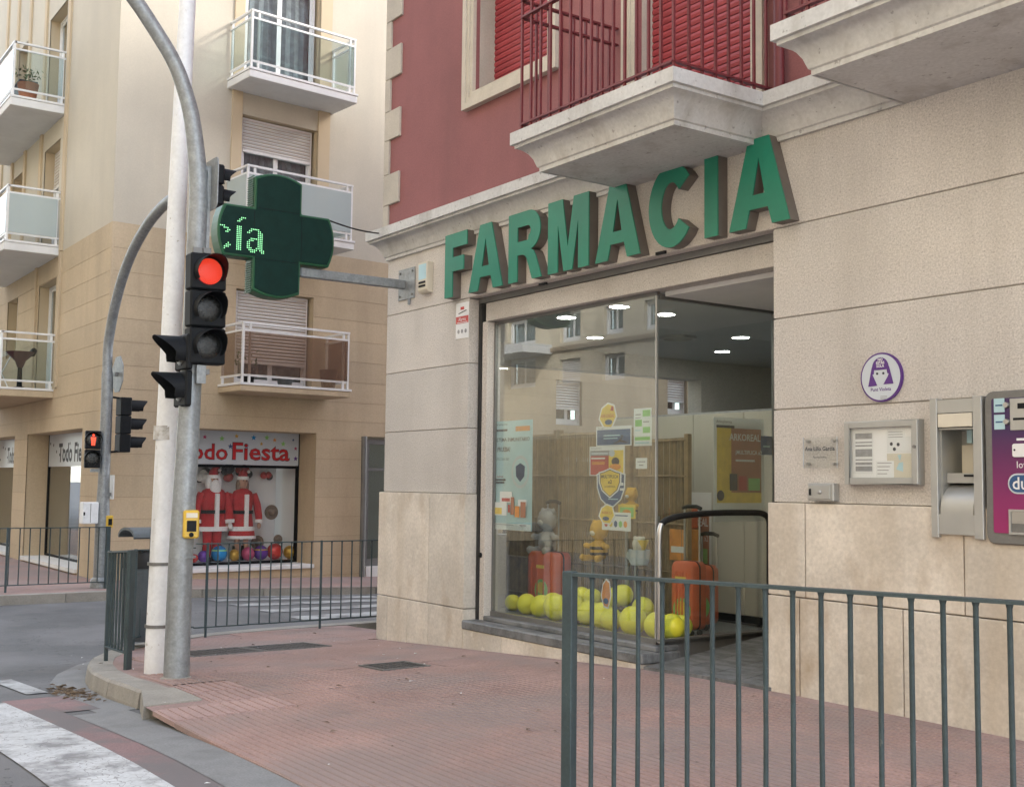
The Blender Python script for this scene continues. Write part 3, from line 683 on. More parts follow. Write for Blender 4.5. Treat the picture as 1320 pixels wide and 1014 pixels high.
def fwindow(x0, x1, z0, z1, rec, shut=0., leaves=2, door=False, curtain=True, name='window', shutm='shutter', slats=True):
    """recessed window: box reveal, white frame, panes, curtain, roller shutter down by `shut` metres"""
    w_ = obj(name, MB().box(x0-.002, x0+.03, rec-.02, rec+.05, z0, z1).box(x1-.03, x1+.002, rec-.02, rec+.05, z0, z1).box(x0+.03, x1-.03, rec-.02, rec+.05, z1-.04, z1).box(x0+.03, x1-.03, rec-.02, rec+.05, z0, z0+.05), K['whitemetal'], FB)
    zt = z1-.04-shut
    lw = (x1-x0-.06)/leaves
    for i in range(leaves):
        a, b = x0+.03+i*lw, x0+.03+(i+1)*lw; y = rec+.005+.02*(i % 2)
        obj('sash', MB().box(a+.001, a+.05, y, y+.03, z0+.05, zt).box(b-.05, b-.001, y, y+.03, z0+.05, zt).box(a+.05, b-.05, y, y+.03, zt-.05, zt).box(a+.05, b-.05, y, y+.03, z0+.05, z0+.13), K['whitemetal'], w_)
        obj('pane', MB().box(a+.05, b-.05, y+.012, y+.018, z0+.13, zt-.05), K['houseglass'], w_)
    if curtain:
        mb = MB(); n = 22; pts = []
        for i in range(n+1):
            x = lerp(x0+.03, x1-.03, i/n); pts.append((x, rec+.14+.03*sin(i*2.1)))
        for i in range(n+1): mb.v += [(pts[i][0], pts[i][1], z0+.06), (pts[i][0], pts[i][1], z1-.05)]
        mb.f = [(2*i, 2*i+2, 2*i+3, 2*i+1) for i in range(n)]
        obj('curtain', mb, K['curtain'], w_)
    obj('room', MB().box(x0-.3, x1+.3, rec+.6, rec+.65, z0-.1, z1+.1), K['roomdark'], w_)
    if shut > .05:
        y = rec-.03; n = max(1, int(shut/.06)); s = obj('roller_shutter', MB().box(x0+.03, x1-.03, y+.012, y+.02, zt, z1-.04), K['tanjoint'], w_)
        mb = MB()
        for i in range(n):
            z = zt+i*shut/n; p = shut/n; mb.prism([(y+.011, z+.006), (y-.004, z+p*.5), (y+.011, z+p-.006)], x0+.032, x1-.032, 'X')
        if slats: tag(obj('shutter_slats', mb, K[shutm], w_), kind='stuff')
        else: obj('shutter_slats', mb, K[shutm], w_)
        obj('shutter_box_rail', MB().box(x0+.03, x1-.03, y-.012, y+.02, zt-.05, zt), K['whitemetal'], w_)
    return w_
def fbalcony(x0, x1, off, zt, th, m_slab, gl, end_only=None, gap=True):
    b = obj('balcony', MB().box(x0, x1, -off, .1, zt-th, zt-.042), m_slab, FB, bevel=.01)
    obj('edge_trim', MB().box(x0-.012, x1+.012, -off-.012, .02, zt-.04, zt), K['whitemetal'], b)
    e = .05; X0, X1, Y = x0+e, x1-e, -off+e; zr = zt+1.04
    r = MB()
    for z, w_ in ((zr, .05), (zr-.13, .03), (zt+.13, .03)):
        r.bar((X0, 0, z), (X0, Y, z), w_, .035).bar((X0-w_/2, Y, z), (X1+w_/2, Y, z), w_, .035).bar((X1, Y, z), (X1, 0, z), w_, .035)
    obj('rail', r, K['whitemetal'], b)
    for (x, y) in ((X0, -.06), (X0, Y), (X0+.13, Y), (X1-.1, Y), (X1, Y), (X1, -.06)):
        obj('post', MB().box(x-.018, x+.018, y-.018, y+.018, zt-.01, zr-.01), K['whitemetal'], b)
    zb, zg = zt+.15, zr-.15
    for mb in (MB().box(X0+.02, X1-.02, Y-.026, Y-.020, zb, zg), MB().box(X0-.026, X0-.020, Y+.02, -.06, zb, zg), MB().box(X1+.020, X1+.026, Y+.02, -.06, zb, zg)):
        obj('glass_panel', mb, K[gl], b)
    return b
# ---- right face
HR = [(2.30, 3.89, 2.98, 4.74), (2.30, 3.89, 5.74, 7.95), (2.30, 3.89, 8.52, 10.75), (1.3, 4.02, -.27, 2.19), (5.15, 7.6, -.8, 2.16),
      (13.75, 14.45, 3.0, 3.9), (10.1, 10.9, 2.6, 3.6), (9.0, 10.0, 5.9, 7.6), (12.9, 13.9, 5.9, 7.6), (8.6, 12, -.2, 1.9)]
with frame(FRR):
    wall_face(.03, 22, HR, 0)
    for a, b in ((2.10, 2.30), (3.89, 4.14)):
        obj('pilaster_strip', MB().box(a, b, -.035, .1, ZTAN+.002, 14), K['tanpil'], FB)
    for h, sh in ((HR[0], 1.22), (HR[1], .55), (HR[2], 0)):
        obj('reveal', MB().box(h[0]-.02, h[0]+.004, .021, .4, h[2], h[3]).box(h[1]-.004, h[1]+.02, .021, .4, h[2], h[3]).box(h[0]+.004, h[1]-.004, .021, .4, h[3]-.004, h[3]+.02), K['tanpil'], FB)
        fwindow(h[0]+.06, h[1]-.06, h[2]+.02, h[3]-.02, .14, sh, 2)
    fbalcony(2.0, 4.22, .86, 2.975, .15, K['tan'], 'smokeglass'); fbalcony(2.0, 4.22, .86, 5.74, .17, K['whitewall'], 'frost'); fbalcony(2.0, 4.22, .86, 8.53, .18, K['whitewall'], 'balcglass')
    for h in (HR[5], HR[6], HR[7], HR[8]): fwindow(h[0]+.01, h[1]-.01, h[2]+.01, h[3]-.01, .1, .55*(h[3]-h[2]), 2, curtain=False)
    fwindow(8.62, 11.98, -.19, 1.89, .3, 0, 3, curtain=False, name='shop_window')
    # party shop: deep reveal, sill, sign band, pane
    h = HR[3]; rec = .60
    obj('shop_reveal', MB().box(h[0]-.02, h[0]+.004, .021, 2.4, h[2], h[3]).box(h[1]-.004, h[1]+.02, .021, rec+.05, h[2], h[3]).box(h[0]+.004, h[1]-.004, .021, 2.4, h[3]-.004, h[3]+.02), K['tan'], FB)
    obj('shop_sill', MB().box(h[0], h[1]-.003, -.05, rec+.05, h[2]-.05, h[2]+.02), K['whitewall'], FB, bevel=.006)
    obj('shop_frame', MB().box(h[1]-.06, h[1]-.006, rec, rec+.05, h[2]+.021, h[3]).box(h[0], h[1]-.06, rec, rec+.05, h[2]+.021, h[2]+.07).box(h[0], h[1]-.06, rec-.004, rec+.05, 1.52, 1.57), K['black'], FB)
    obj('shop_pane', MB().box(h[0], h[1]-.06, rec+.02, rec+.027, h[2]+.07, 1.52), K['plainglass'], FB)
    obj('display_floor', MB().box(h[0], h[1]+.2, rec+.05, 2.4, -.5, -.20), K['displaywhite'], FB)
    obj('display_back', MB().box(h[0], 3.85, 1.20, 1.24, -.2, 2.2).box(3.85, h[1]+.25, 1.6, 1.65, -.2, 2.2), K['displaywhite'], FB)
    obj('display_side', MB().box(h[1]+.02, h[1]+.25, rec+.05, 2.3, -.5, 2.3), K['displaywhite'], FB)
    obj('display_ceiling', MB().box(h[0], h[1]+.25, rec+.05, 2.3, 2.2, 2.26), K['displaywhite'], FB)
    # grey metal door further along
    d = obj('door', MB().box(5.15, 5.24, .05, .2, -.5, 2.12).box(6.3, 6.38, .05, .2, -.5, 2.12).box(7.5, 7.58, .05, .2, -.5, 2.12).box(5.24, 7.5, .05, .2, 2.02, 2.12).box(5.24, 7.5, .05, .2, 1.5, 1.56).box(5.24, 7.5, .05, .2, -.45, -.2), K['steelgrey'], FB)
    obj('pane', MB().box(5.24, 7.5, .12, .126, -.2, 2.02), K['balcglass'], d); obj('step', MB().box(5.17, 7.55, -.03, .3, -.7, -.34), K['whitewall'], d)
    obj('room', MB().box(5.0, 7.7, 1.2, 1.25, -.5, 2.3), K['beige'], d)
    obj('downpipe', MB().tube([(5.02, -.10, 2.16), (5.03, -.10, .9), (5.03, -.10, -.52)], .055, 10), K['steelgrey'], FB, smooth=40)
    obj('wall_stain_strip', MB().box(1.84, 1.90, -.012, .0, 2.1, 2.9), K['tanjoint'], FB) if False else None
# ---- left face (parallel to the pharmacy front)
HL = [(-5.0, -3.62, 2.98, 5.15), (-5.0, -3.75, 5.76, 7.93), (-5.0, -3.6, 8.54, 10.7), (-7.85, -6.85, 3.9, 5.17), (-7.85, -6.85, 6.7, 7.95), (-7.85, -6.85, 9.5, 10.9), (-5.45, -1.35, -.30, 2.17), (-10.5, -6.6, -.30, 2.17)]
with frame(FRL):
    wall_face(-30, -.03, HL, 1)
    for k, h in enumerate(HL[:6]):
        obj('reveal', MB().box(h[0]-.02, h[0]+.004, .021, .4, h[2], h[3]).box(h[1]-.004, h[1]+.02, .021, .4, h[2], h[3]).box(h[0]+.004, h[1]-.004, .021, .4, h[3]-.004, h[3]+.02), K['tanpil'], FB)
        fwindow(h[0]+.01, h[1]-.01, h[2]+.01, h[3]-.01, .22, (0, .7, 0, .0, .5, .3)[k], 2)
    for x in (-3.3, -5.2): obj('pilaster_strip', MB().box(x-.07, x+.07, -.04, .1, 3.0, ZTAN-.01), K['tan'], FB)
    for x in (-3.3, -5.25, -6.7, -7.95, -9.1): obj('pilaster_strip', MB().box(x-.09, x+.09, -.04, .1, ZTAN+.002, 14), K['tanpil'], FB)
    fbalcony(-8.2, -3.5, 1.0, 2.98, .17, K['tan'], 'balcglass'); fbalcony(-8.2, -3.5, 1.0, 5.76, .2, K['whitewall'], 'frost'); fbalcony(-8.2, -3.5, 1.0, 8.54, .2, K['whitewall'], 'balcglass')
    for h in HL[6:]:
        rec = .42
        obj('shop_reveal', MB().box(h[0]-.02, h[0]+.004, .021, 1.4, h[2], h[3]).box(h[1]-.004, h[1]+.02, .021, rec+.05, h[2], h[3]).box(h[0]+.004, h[1]-.004, .021, 1.4, h[3]-.004, h[3]+.02), K['tan'], FB)
        obj('shop_sill', MB().box(h[0]+.003, h[1]-.003, -.06, rec+.05, h[2]-.05, h[2]+.02), K['whitewall'], FB)
        obj('shop_frame', MB().box(h[1]-.05, h[1], rec, rec+.05, h[2]+.021, h[3]).box(h[0], h[0]+.05, rec, rec+.05, h[2]+.021, h[3]).box(h[0]+.05, h[1]-.05, rec, rec+.05, h[2]+.021, h[2]+.06), K['black'], FB)
        obj('shop_pane', MB().box(h[0]+.05, h[1]-.05, rec+.02, rec+.027, h[2]+.06, h[3]-.002), K['houseglass'], FB)
        obj('sign_band', MB().box(h[0]+.05, h[1]-.05, rec+.005, rec+.015, 1.52, 2.165), K['plaque'], FB)
        obj('room', MB().box(h[0], h[1], 1.35, 1.4, h[2], h[3]), K['beige'], FB)
e3 = EU*.032
obj('corner_strip', MB().prism([(PC.x, PC.y), (PC.x+e3.x, PC.y+e3.y), (PC.x-.2, PC.y+.25), (PC.x-.032, PC.y)], -1, ZTAN-.001, 'Z'), K['tan'], FB)
obj('corner_strip', MB().prism([(PC.x, PC.y), (PC.x+e3.x, PC.y+e3.y), (PC.x-.2, PC.y+.25), (PC.x-.032, PC.y)], ZTAN, 15, 'Z'), K['cream'], FB)
obj('roof', MB().prism([(PC.x+.3, PC.y-.3), (PC.x+EU.x*22, PC.y+22), (PC.x-30, PC.y+22), (PC.x-30, PC.y-.3)], 15, 15.2, 'Z'), K['whitewall'], FB)
# ---- building on the other side of the main road, mirrored in the shop glass
OB = thing('opposite_building', (-28, -13, -.4), 'plain house front with windows reflected in the pharmacy glass', 'building')
YO = -13.0; YM = 2*.2-YO                                              # mirror image plane of that front in the shop glass
Matr = Matrix(((-1,0,0,-28),(0,-1,0,YO),(0,0,1,0),(0,0,0,1)))
def refl(px0, py0, px1, py1):                                         # opening whose mirror image covers these photo pixels
    a, b = onY(px0, (py0+py1)/2, YM).x, onY(px1, (py0+py1)/2, YM).x; m = (px0+px1)/2
    return (-28-b, -28-a, onY(m, py1, YM).z, onY(m, py0, YM).z)
_fb = FB; FB = OB; GREYW = mat('grey_beige_render', (.62,.54,.40), .85, var=.08, vs_=.7, streak=((.25,.23,.2), .4, 1.2, .5))
with frame(Matr):
    holes = [refl(722,399,748,440), refl(778,393,803,430), refl(776,455,805,489), refl(721,462,748,494), refl(655,411,690,446), refl(655,462,690,500), refl(830,385,856,424)]
    xs_ = [h for h in holes]
    for i in range(5):
        for k in range(4): holes.append((4+i*4.2, 5.3+i*4.2, 3.3+k*3.0, 5.1+k*3.0))
    top = max(h[3] for h in holes)+2.5
    wl = MB(); hole_wall(wl, -45, 26, -1, top, holes, 0, .3); obj('wall', wl, GREYW, OB)
    for i, h in enumerate(holes): fwindow(h[0]+.01, h[1]-.01, h[2]+.01, h[3]-.01, .12, (h[3]-h[2])*(.75 if i in (3, 7, 12) else 0), 2, slats=False)
    zl = onY(770, 443, YM).z
    obj('string_course', MB().box(-45, 26, -.08, -.001, zl-.06, zl+.06), K['tanjoint'], OB)
    b0 = holes[4]; obj('balcony', MB().box(b0[0]-.8, b0[1]+.6, -1.0, -.001, b0[2]-.35, b0[2]-.1), K['whitewall'], OB); obj('balcony_rail', ringbox(b0[0]-.8, b0[1]+.6, -1.0, -.95, b0[2]-.1, b0[2]+.9, .05) if 'ringbox' in globals() else MB().box(b0[0]-.8, b0[1]+.6, -1.0, -.95, b0[2]+.85, b0[2]+.9), K['whitemetal'], OB)
    obj('shop_front', MB().box(-45, 26, -.03, -.001, -.8, 2.5), K['tan'], OB)
    obj('roof', MB().box(-45.2, 26.2, -.4, 10, top, top+.3), K['terracotta'], OB)
FB = _fb
# ------------------------------------------------------------------ things fixed to the pharmacy front
def curve_mb(loops, depth):
    """filled outline with holes, in XZ, extruded from y=0 to y=depth"""
    c = bpy.data.curves.new('c', 'CURVE'); c.dimensions = '2D'; c.fill_mode = 'BOTH'; c.extrude = depth/2
    for lp_ in loops:
        s = c.splines.new('POLY'); s.points.add(len(lp_)-1); s.use_cyclic_u = True
        for p, q in zip(s.points, lp_): p.co = (q[0], q[1], 0, 1)
    o = bpy.data.objects.new('c', c); COL.objects.link(o); bpy.context.view_layer.update()
    me = bpy.data.meshes.new_from_object(o.evaluated_get(bpy.context.evaluated_depsgraph_get()))
    mb = MB(); mb.add([(v.co.x, depth/2-v.co.z, v.co.y) for v in me.vertices], [tuple(p.vertices) for p in me.polygons])
    bpy.data.objects.remove(o); bpy.data.curves.remove(c); bpy.data.meshes.remove(me)
    return mb
def shift(mb, x=0, y=0, z=0): mb.v = [(v[0]+x, v[1]+y, v[2]+z) for v in mb.v]; return mb
def arc(cx, cz, rx, rz, a0, a1, n=14): return [(cx+rx*cos(radians(lerp(a0, a1, i/n))), cz+rz*sin(radians(lerp(a0, a1, i/n)))) for i in range(n+1)]
def letter_loops(ch, w, h, s):
    t = s*1.0
    if ch == 'F': return [[(0,0),(s,0),(s,h*.40),(w*.86,h*.40),(w*.86,h*.40+t),(s,h*.40+t),(s,h-t),(w,h-t),(w,h),(0,h)]]
    if ch == 'I': return [[(0,0),(w,0),(w,h),(0,h)]]
    if ch == 'A':
        ap = s*.68; k = s*1.12
        xl = lambda z: (w/2-ap)*z/h                                  # left outer edge
        z1, z2 = h*.20, h*.36; il = lambda z: xl(z)+k; ir = lambda z: w-il(z)
        zt = h*.78
        return [[(0,0),(k,0),(il(z1),z1),(ir(z1),z1),(w-k,0),(w,0),(w/2+ap,h),(w/2-ap,h)], [(il(z2),z2),(w/2,zt),(ir(z2),z2)]]
    if ch == 'R':
        rz = h*.285; cz = h-rz
        outer = [(0,0),(s,0),(s,h*.38)]+[(w*.42,h*.38),(w*.50,h*.36),(w*.56,h*.31),(w*.72,0),(w,0),(w*.83,h*.32),(w*.76,h*.405),(w*.68,h*.435)]+arc(w*.62, cz, w*.34, rz, -75, 90, 12)+[(0,h)]
        inner = [(s,h*.38+t*.86)]+[(w*.6,h*.38+t*.86)]+arc(w*.6, cz-.002, w*.34-s*.95, rz-t*.95, -80, 80, 8)+[(w*.6,h-t*.95),(s,h-t*.95)]
        return [outer, inner]
    if ch == 'M':
        return [[(0,0),(s,0),(s,h*.66),(w*.5-s*.42,0),(w*.5+s*.42,0),(w-s,h*.66),(w-s,0),(w,0),(w,h),(w-s*1.45,h),(w*.5,h*.33),(s*1.45,h),(0,h)]]
    if ch == 'C':
        o = arc(w*.5, h*.5, w*.5, h*.515, 38, 322, 26); i = arc(w*.5, h*.5, w*.5-s*1.02, h*.515-s*1.0, 322, 38, 26)
        return [o+i]
SG = thing('pharmacy_lettering', (-7.2, -.05, 3.01), 'row of green raised capital letters reading FARMACIA above the shop window', 'sign')
YL = -.098; ZL0, ZL1 = 3.012, 3.606
for ch, a, b in (('F',573.5,601.8),('A',604.2,648),('R',655.2,698),('M',706,758.6),('A',767,825),('C',836,894.5),('I',908,925),('A',940,1018)):
    x0 = onY(a, 340, YL).x; x1 = onY(b, 320, YL).x; w_ = x1-x0
    lo = letter_loops(ch, w_, ZL1-ZL0, .134)
    bdy = obj('letter', shift(curve_mb(lo, .085), x0, YL+.012, ZL0), K['letside'], SG)
    obj('face', shift(curve_mb(lo, .010), x0, YL, ZL0), K['green'], bdy)
# small fixing clips under the letters
for px, py in ((852,326),(700,366)):
    p = onY(px, py, -.01); tag(box('fixing_clip', p.x-.05, p.x+.05, -.02, .0, p.z-.012, p.z+.010, K['black'], SG), None)
# ---- LED pharmacy cross on its bracket (seen face on from the street)
XL = -10.15; CYC, CZC = -1.418, 3.575; HL_, HW = .585, .238
def cross_outline(g=0.0):
    L_, W_ = HL_-g, HW-g; b = .055; pts = []
    def cap(ax, ay, nx, ny):                                          # arched arm end from (+W) to (-W)
        for i in range(9):
            t = 1-2*i/8; d = L_-b+b*(1-t*t); pts.append((ax*d-ay*t*W_*-1 if False else ax*d+nx*t*W_, ay*d+ny*t*W_))
    cap(1, 0, 0, -1); pts.append((W_, W_)); cap(0, 1, 1, 0); pts.append((-W_, W_)); cap(-1, 0, 0, 1); pts.append((-W_, -W_)); cap(0, -1, -1, 0); pts.append((W_, -W_))
    return pts
XS = thing('pharmacy_cross', (XL, 0, 3.2), 'dark green illuminated cross sign on a grey wall bracket', 'sign')
def yz(pts): return [(CYC+p[0], CZC+p[1]) for p in pts]
obj('housing', MB().prism(yz(cross_outline()), XL-.085, XL+.085, 'X'), K['crossgreen'], XS, bevel=.008)
obj('led_panel', MB().prism(yz(cross_outline(.022)), XL+.0852, XL+.094, 'X'), K['crossdark'], XS); obj('led_panel', MB().prism(yz(cross_outline(.022)), XL-.094, XL-.0852, 'X'), K['crossdark'], XS)
for y0, y1, z0, z1 in ((CYC-.21, CYC+.21, CZC+.235, CZC+.239), (CYC-.21, CYC+.21, CZC-.239, CZC-.235), (CYC-.239, CYC-.235, CZC-.21, CZC+.21), (CYC+.235, CYC+.239, CZC-.21, CZC+.21)): obj('panel_seam', MB().box(XL+.0941, XL+.0955, y0, y1, z0, z1), K['black'], XS)
fins = MB()
for k in range(14):
    for zc in (CZC+.26, CZC-.55): fins.box(XL-.07, XL+.07, CYC-HW-.012, CYC-HW-.0005, zc+k*.021, zc+k*.021+.009)
tag(obj('cooling_fins', fins, K['crossgreen'], XS), kind='stuff')
led = MB(); XD = XL+.0945; pit = .0176
def leds(px, py, rows):
    p = onX(px, py, XD)
    for r, row in enumerate(rows):
        for c, chh in enumerate(row):
            if chh == '#':
                y, z = p.y+c*pit, p.z-r*pit; led.add([(XD+.002, y+.0056*cos(a*pi/3), z+.0056*sin(a*pi/3)) for a in range(6)], [(0,1,2,3,4,5)])
leds(284.2, 289.7, ['###...','..###.','....##','...##.']); leds(289.3, 312.0, ['..#.','.###','###.','#...'])
leds(306.8, 279.9, ['..###','.##..','##...']); leds(306.0, 291.7, ['###']*13)
leds(319.4, 294.7, ['..#####...','.##...##..','##....###.','......###.','......###.','..#######.','.###..###.','##....###.','##....###.','##....###.','###..####.','.#####.###','..###...##'])
tag(obj('lit_dots', led, K['ledgreen'], XS), kind='stuff')
obj('bracket_arm', MB().box(XL-.04, XL+.04, CYC+HW+.03, -.014, 3.232, 3.318), K['galv'], XS, bevel=.006)
pl = obj('wall_plate', MB().box(-10.255, -9.93, -.013, -.001, 3.12, 3.435), K['galv'], XS, bevel=.004)
for x in (-10.215, -9.97):
    for z in (3.16, 3.395): obj('bolt', MB().lathe([(0,-.024),(.012,-.024),(.012,-.013)], (x,0,z), 6, 'Y'), K['steelgrey'], pl)
obj('junction', MB().tube([(-10.02,-.02,3.12),(-10.02,-.02,3.06)], .014, 8), K['galv'], pl)
cab = []
for i in range(9): t = i/8; cab.append((lerp(XL,-10.44,t), lerp(CYC+HL_-.05,-.016,t), lerp(CZC+HW+.01,3.84,t)-.03*sin(pi*t)))
obj('cable', MB().tube(cab, .008, 6), K['blackrub'], XS)
# ---- alarm siren, warning sticker
def rectY(px0, py0, px1, py1, Y):
    a, b = onY(px0, (py0+py1)/2, Y), onY(px1, (py0+py1)/2, Y); m = (px0+px1)/2
    return a.x, b.x, onY(m, py1, Y).z, onY(m, py0, Y).z
x0, x1, z0, z1 = rectY(538.5, 338, 550.5, 377, -.07)
AL = thing('alarm_siren', ((x0+x1)/2, 0, z0), 'cream alarm siren box beside the sign bracket', 'alarm')
obj('case', MB().prism([(-.07,z0+.03),(-.07,z1),(-.0,z1),(-.0,z0),(-.05,z0)], x0, x1, 'X'), K['ivory'], AL, bevel=.004)
obj('label', MB().box(x0+.02, x1-.02, -.073, -.0702, z0+.13, z1-.02), K['bluep'], AL)
for k in range(2): obj('sounder_slot', MB().box(x0+.025, x1-.03, -.076, -.0702, z0+.055+k*.035, z0+.075+k*.035), K['black'], AL)
x0, x1, z0, z1 = rectY(587.5, 390, 604, 436, -.006)
ST = thing('alarm_sticker', ((x0+x1)/2, -.003, z0), 'white and red alarm warning sticker at the edge of the stone pillar', 'sticker')
obj('sheet', MB().box(x0, x1, -.0045, -.0008, z0, z1), K['paper'], ST); hh = z1-z0
obj('red_band', MB().box(x0+.004, x1-.004, -.0062, -.0047, z0+.42*hh, z0+.62*hh), K['redprint'], ST)
obj('print', shift(text_mb('Alarma', .05, xs=.85), (x0+x1)/2, -.0066, z0+.49*hh), K['paper'], ST)
obj('print', MB().box(x0+.02, x1-.02, -.0066, -.0063, z0+.438*hh, z0+.455*hh), K['paper'], ST)
obj('mark', MB().box((x0+x1)/2-.03, (x0+x1)/2+.03, -.0062, -.0047, z1-.11*hh-.03, z1-.04), K['redprint'], ST)
obj('mark', MB().tube([(x0+.05,-.006,z0+.70*hh),(x0+.1,-.006,z0+.73*hh),(x1-.04,-.006,z0+.77*hh)], .004, 5), K['ink'], ST)
for k in range(3): obj('pictogram', MB().lathe([(0,-.006),(.02,-.006),(.02,-.0047)], (lerp(x0+.05,x1-.05,k/2),0,z0+.2*hh), 8, 'Y'), K['greyprint'], ST)
# ---- round purple plaque
ce = onY(1135.5, 486, -.02); RP = (onY(1135.5, 454, -.02).z-onY(1135.5, 517.5, -.02).z)/2
PQ = thing('round_plaque', (ce.x, -.01, ce.z-RP), 'round silver and purple plaque with a long haired girl emblem on the wall', 'plaque')
obj('disc', MB().lathe([(0,-.001),(RP,-.001),(RP,-.020),(0,-.020)], (ce.x,0,ce.z), 48, 'Y'), K['purple'], PQ, smooth=30)
obj('face_plate', MB().lathe([(0,-.0205),(RP*.93,-.0205),(RP*.93,-.0225),(0,-.0225)], (ce.x,0,ce.z), 48, 'Y'), K['plaque'], PQ)
def PQp(pts): return [(ce.x+p[0]*RP, ce.z+p[1]*RP) for p in pts]
hair = [(-.60,-.36)]+[(-.42,.40)]+arc(0, .38, .40, .42, 170, 10, 12)+[(.42,.40),(.62,-.30),(.14,-.30),(.36,.02),(.40,.12),(.33,.14),(.31,.30),(-.31,.30),(-.33,.14),(-.40,.12),(-.34,.02),(-.16,-.34)]
obj('hair_emblem', shift(curve_mb([PQp(hair)], .002), 0, -.0250, 0), K['purple'], PQ)
for sx in (-.16, .14): obj('eye', MB().lathe([(0,-.0252),(.05*RP,-.0252),(.05*RP,-.0226)], (ce.x+sx*RP,0,ce.z+.15*RP), 12, 'Y'), K['ink'], PQ)
for s, sz, zz, mm in (('NO', .15, .66, 'paper'), ('ESTÀS', .15, .53, 'paper'), ('SOLA', .15, .40, 'paper'), ('Punt Violeta', .20, -.56, 'purple')):
    obj('lettering', shift(text_mb(s, sz*RP, bold=.004*RP), ce.x, -.0256 if zz > 0 else -.0229, ce.z+zz*RP), K[mm], PQ)
for k in range(3): obj('lettering', MB().box(ce.x-.02*RP, ce.x+.3*RP, -.0232, -.0226, ce.z-(.78+.06*k)*RP-.01*RP, ce.z-(.78+.06*k)*RP+.01*RP), K['greyprint'], PQ)
# ---- clear name plate on stand-offs
x0, x1, z0, z1 = rectY(1036, 563, 1079, 603, -.03)
NP = thing('name_plate', ((x0+x1)/2, -.03, z0), 'clear acrylic name plate on four metal stand-offs', 'plate')
obj('plate', MB().box(x0, x1, -.034, -.029, z0, z1), K['acrylic'], NP)
obj('edge', MB().box(x1, x1+.003, -.034, -.029, z0, z1).box(x0-.003, x0, -.034, -.029, z0, z1), K['plaque'], NP)
for x in (x0+.025, x1-.025):
    for z in (z0+.025, z1-.025): obj('stand_off', MB().lathe([(0,-.042),(.010,-.042),(.010,0)], (x,0,z), 12, 'Y'), K['chrome'], NP)
obj('lettering', shift(text_mb('Ana Lillo García', .036, bold=.0006), (x0+x1)/2, -.0348, z0+.56*(z1-z0)), K['ink'], NP)
obj('lettering', shift(text_mb('Farmacéutica', .020), (x0+x1)/2, -.0348, z0+.32*(z1-z0)), K['ink'], NP)
# ---- glazed notice case
x0, x1, z0, z1 = rectY(1088, 541.5, 1184, 624.5, -.055)
NC = thing('notice_case', ((x0+x1)/2, 0, z0), 'grey aluminium glazed notice case with printed sheets inside', 'notice board')
def ringbox(x0, x1, y0, y1, z0, z1, t): return MB().box(x0, x0+t, y0, y1, z0, z1).box(x1-t, x1, y0, y1, z0, z1).box(x0+t, x1-t, y0, y1, z1-t, z1).box(x0+t, x1-t, y0, y1, z0, z0+t)
obj('case', ringbox(x0, x1, -.05, -.001, z0, z1, .012), K['alu'], NC); obj('door_frame', ringbox(x0+.004, x1-.004, -.060, -.0505, z0+.004, z1-.004, .038), K['alu'], NC, bevel=.003)
obj('back_board', MB().box(x0+.012, x1-.012, -.030, -.002, z0+.012, z1-.012), K['displaywhite'], NC)
obj('pane', MB().box(x0+.04, x1-.04, -.054, -.051, z0+.04, z1-.04), K['plainglass'], NC)
obj('lock', MB().lathe([(0,-.068),(.010,-.068),(.010,-.06)], (x1-.022,0,(z0+z1)/2+.03), 12, 'Y'), K['steelgrey'], NC)
wx, wz = x1-x0, z1-z0
def sheet_on(par, a, b, c, d, y, m='paper'): return obj('sheet', MB().box(x0+a*wx, x0+b*wx, y, y+.0015, z0+c*wz, z0+d*wz), K[m], par)
s1 = sheet_on(NC, .09, .37, .17, .84, -0.0330)
for c, d in ((.72,.81),(.655,.675),(.60,.625),(.44,.56),(.38,.40),(.31,.35),(.21,.29)): obj('table_band', MB().box(x0+.13*wx, x0+.36*wx, -0.0337, -0.0331, z0+c*wz, z0+d*wz), K['greyprint'], s1)
s2 = sheet_on(NC, .41, .65, .10, .37, -0.0335); s3 = sheet_on(NC, .56, .80, .50, .86, -0.0330); s4 = sheet_on(NC, .79, .92, .50, .74, -0.0337); s5 = sheet_on(NC, .56, .91, .10, .48, -0.0330, 'ivory')
for k in range(4): obj('print_line', MB().box(x0+.43*wx, x0+(.62-.02*k)*wx, -0.0341, -0.0336, z0+(.33-.055*k)*wz, z0+(.342-.055*k)*wz), K['greyprint'], s2)
for k in range(3): obj('print_line', MB().box(x0+.58*wx, x0+.77*wx, -0.0336, -0.0331, z0+(.81-.04*k)*wz, z0+(.82-.04*k)*wz), K['greyprint'], s3)
for a, c in ((.62,.63),(.71,.62),(.66,.55)): obj('pictogram', MB().lathe([(0,-0.0337),(.011,-0.0337),(.011,-0.0331)], (x0+a*wx,0,z0+c*wz), 8, 'Y'), K['ink'], s3)
obj('map_patch', MB().prism([(x0+.70*wx,z0+.46*wz),(x0+.75*wx,z0+.46*wz),(x0+.73*wx,z0+.36*wz)], -0.0337, -0.0331, 'Y'), K['bluep'], s5); obj('map_patch', MB().prism([(x0+.68*wx,z0+.24*wz),(x0+.77*wx,z0+.20*wz),(x0+.77*wx,z0+.35*wz),(x0+.72*wx,z0+.34*wz)], -0.0337, -0.0331, 'Y'), K['bluep'], s5)
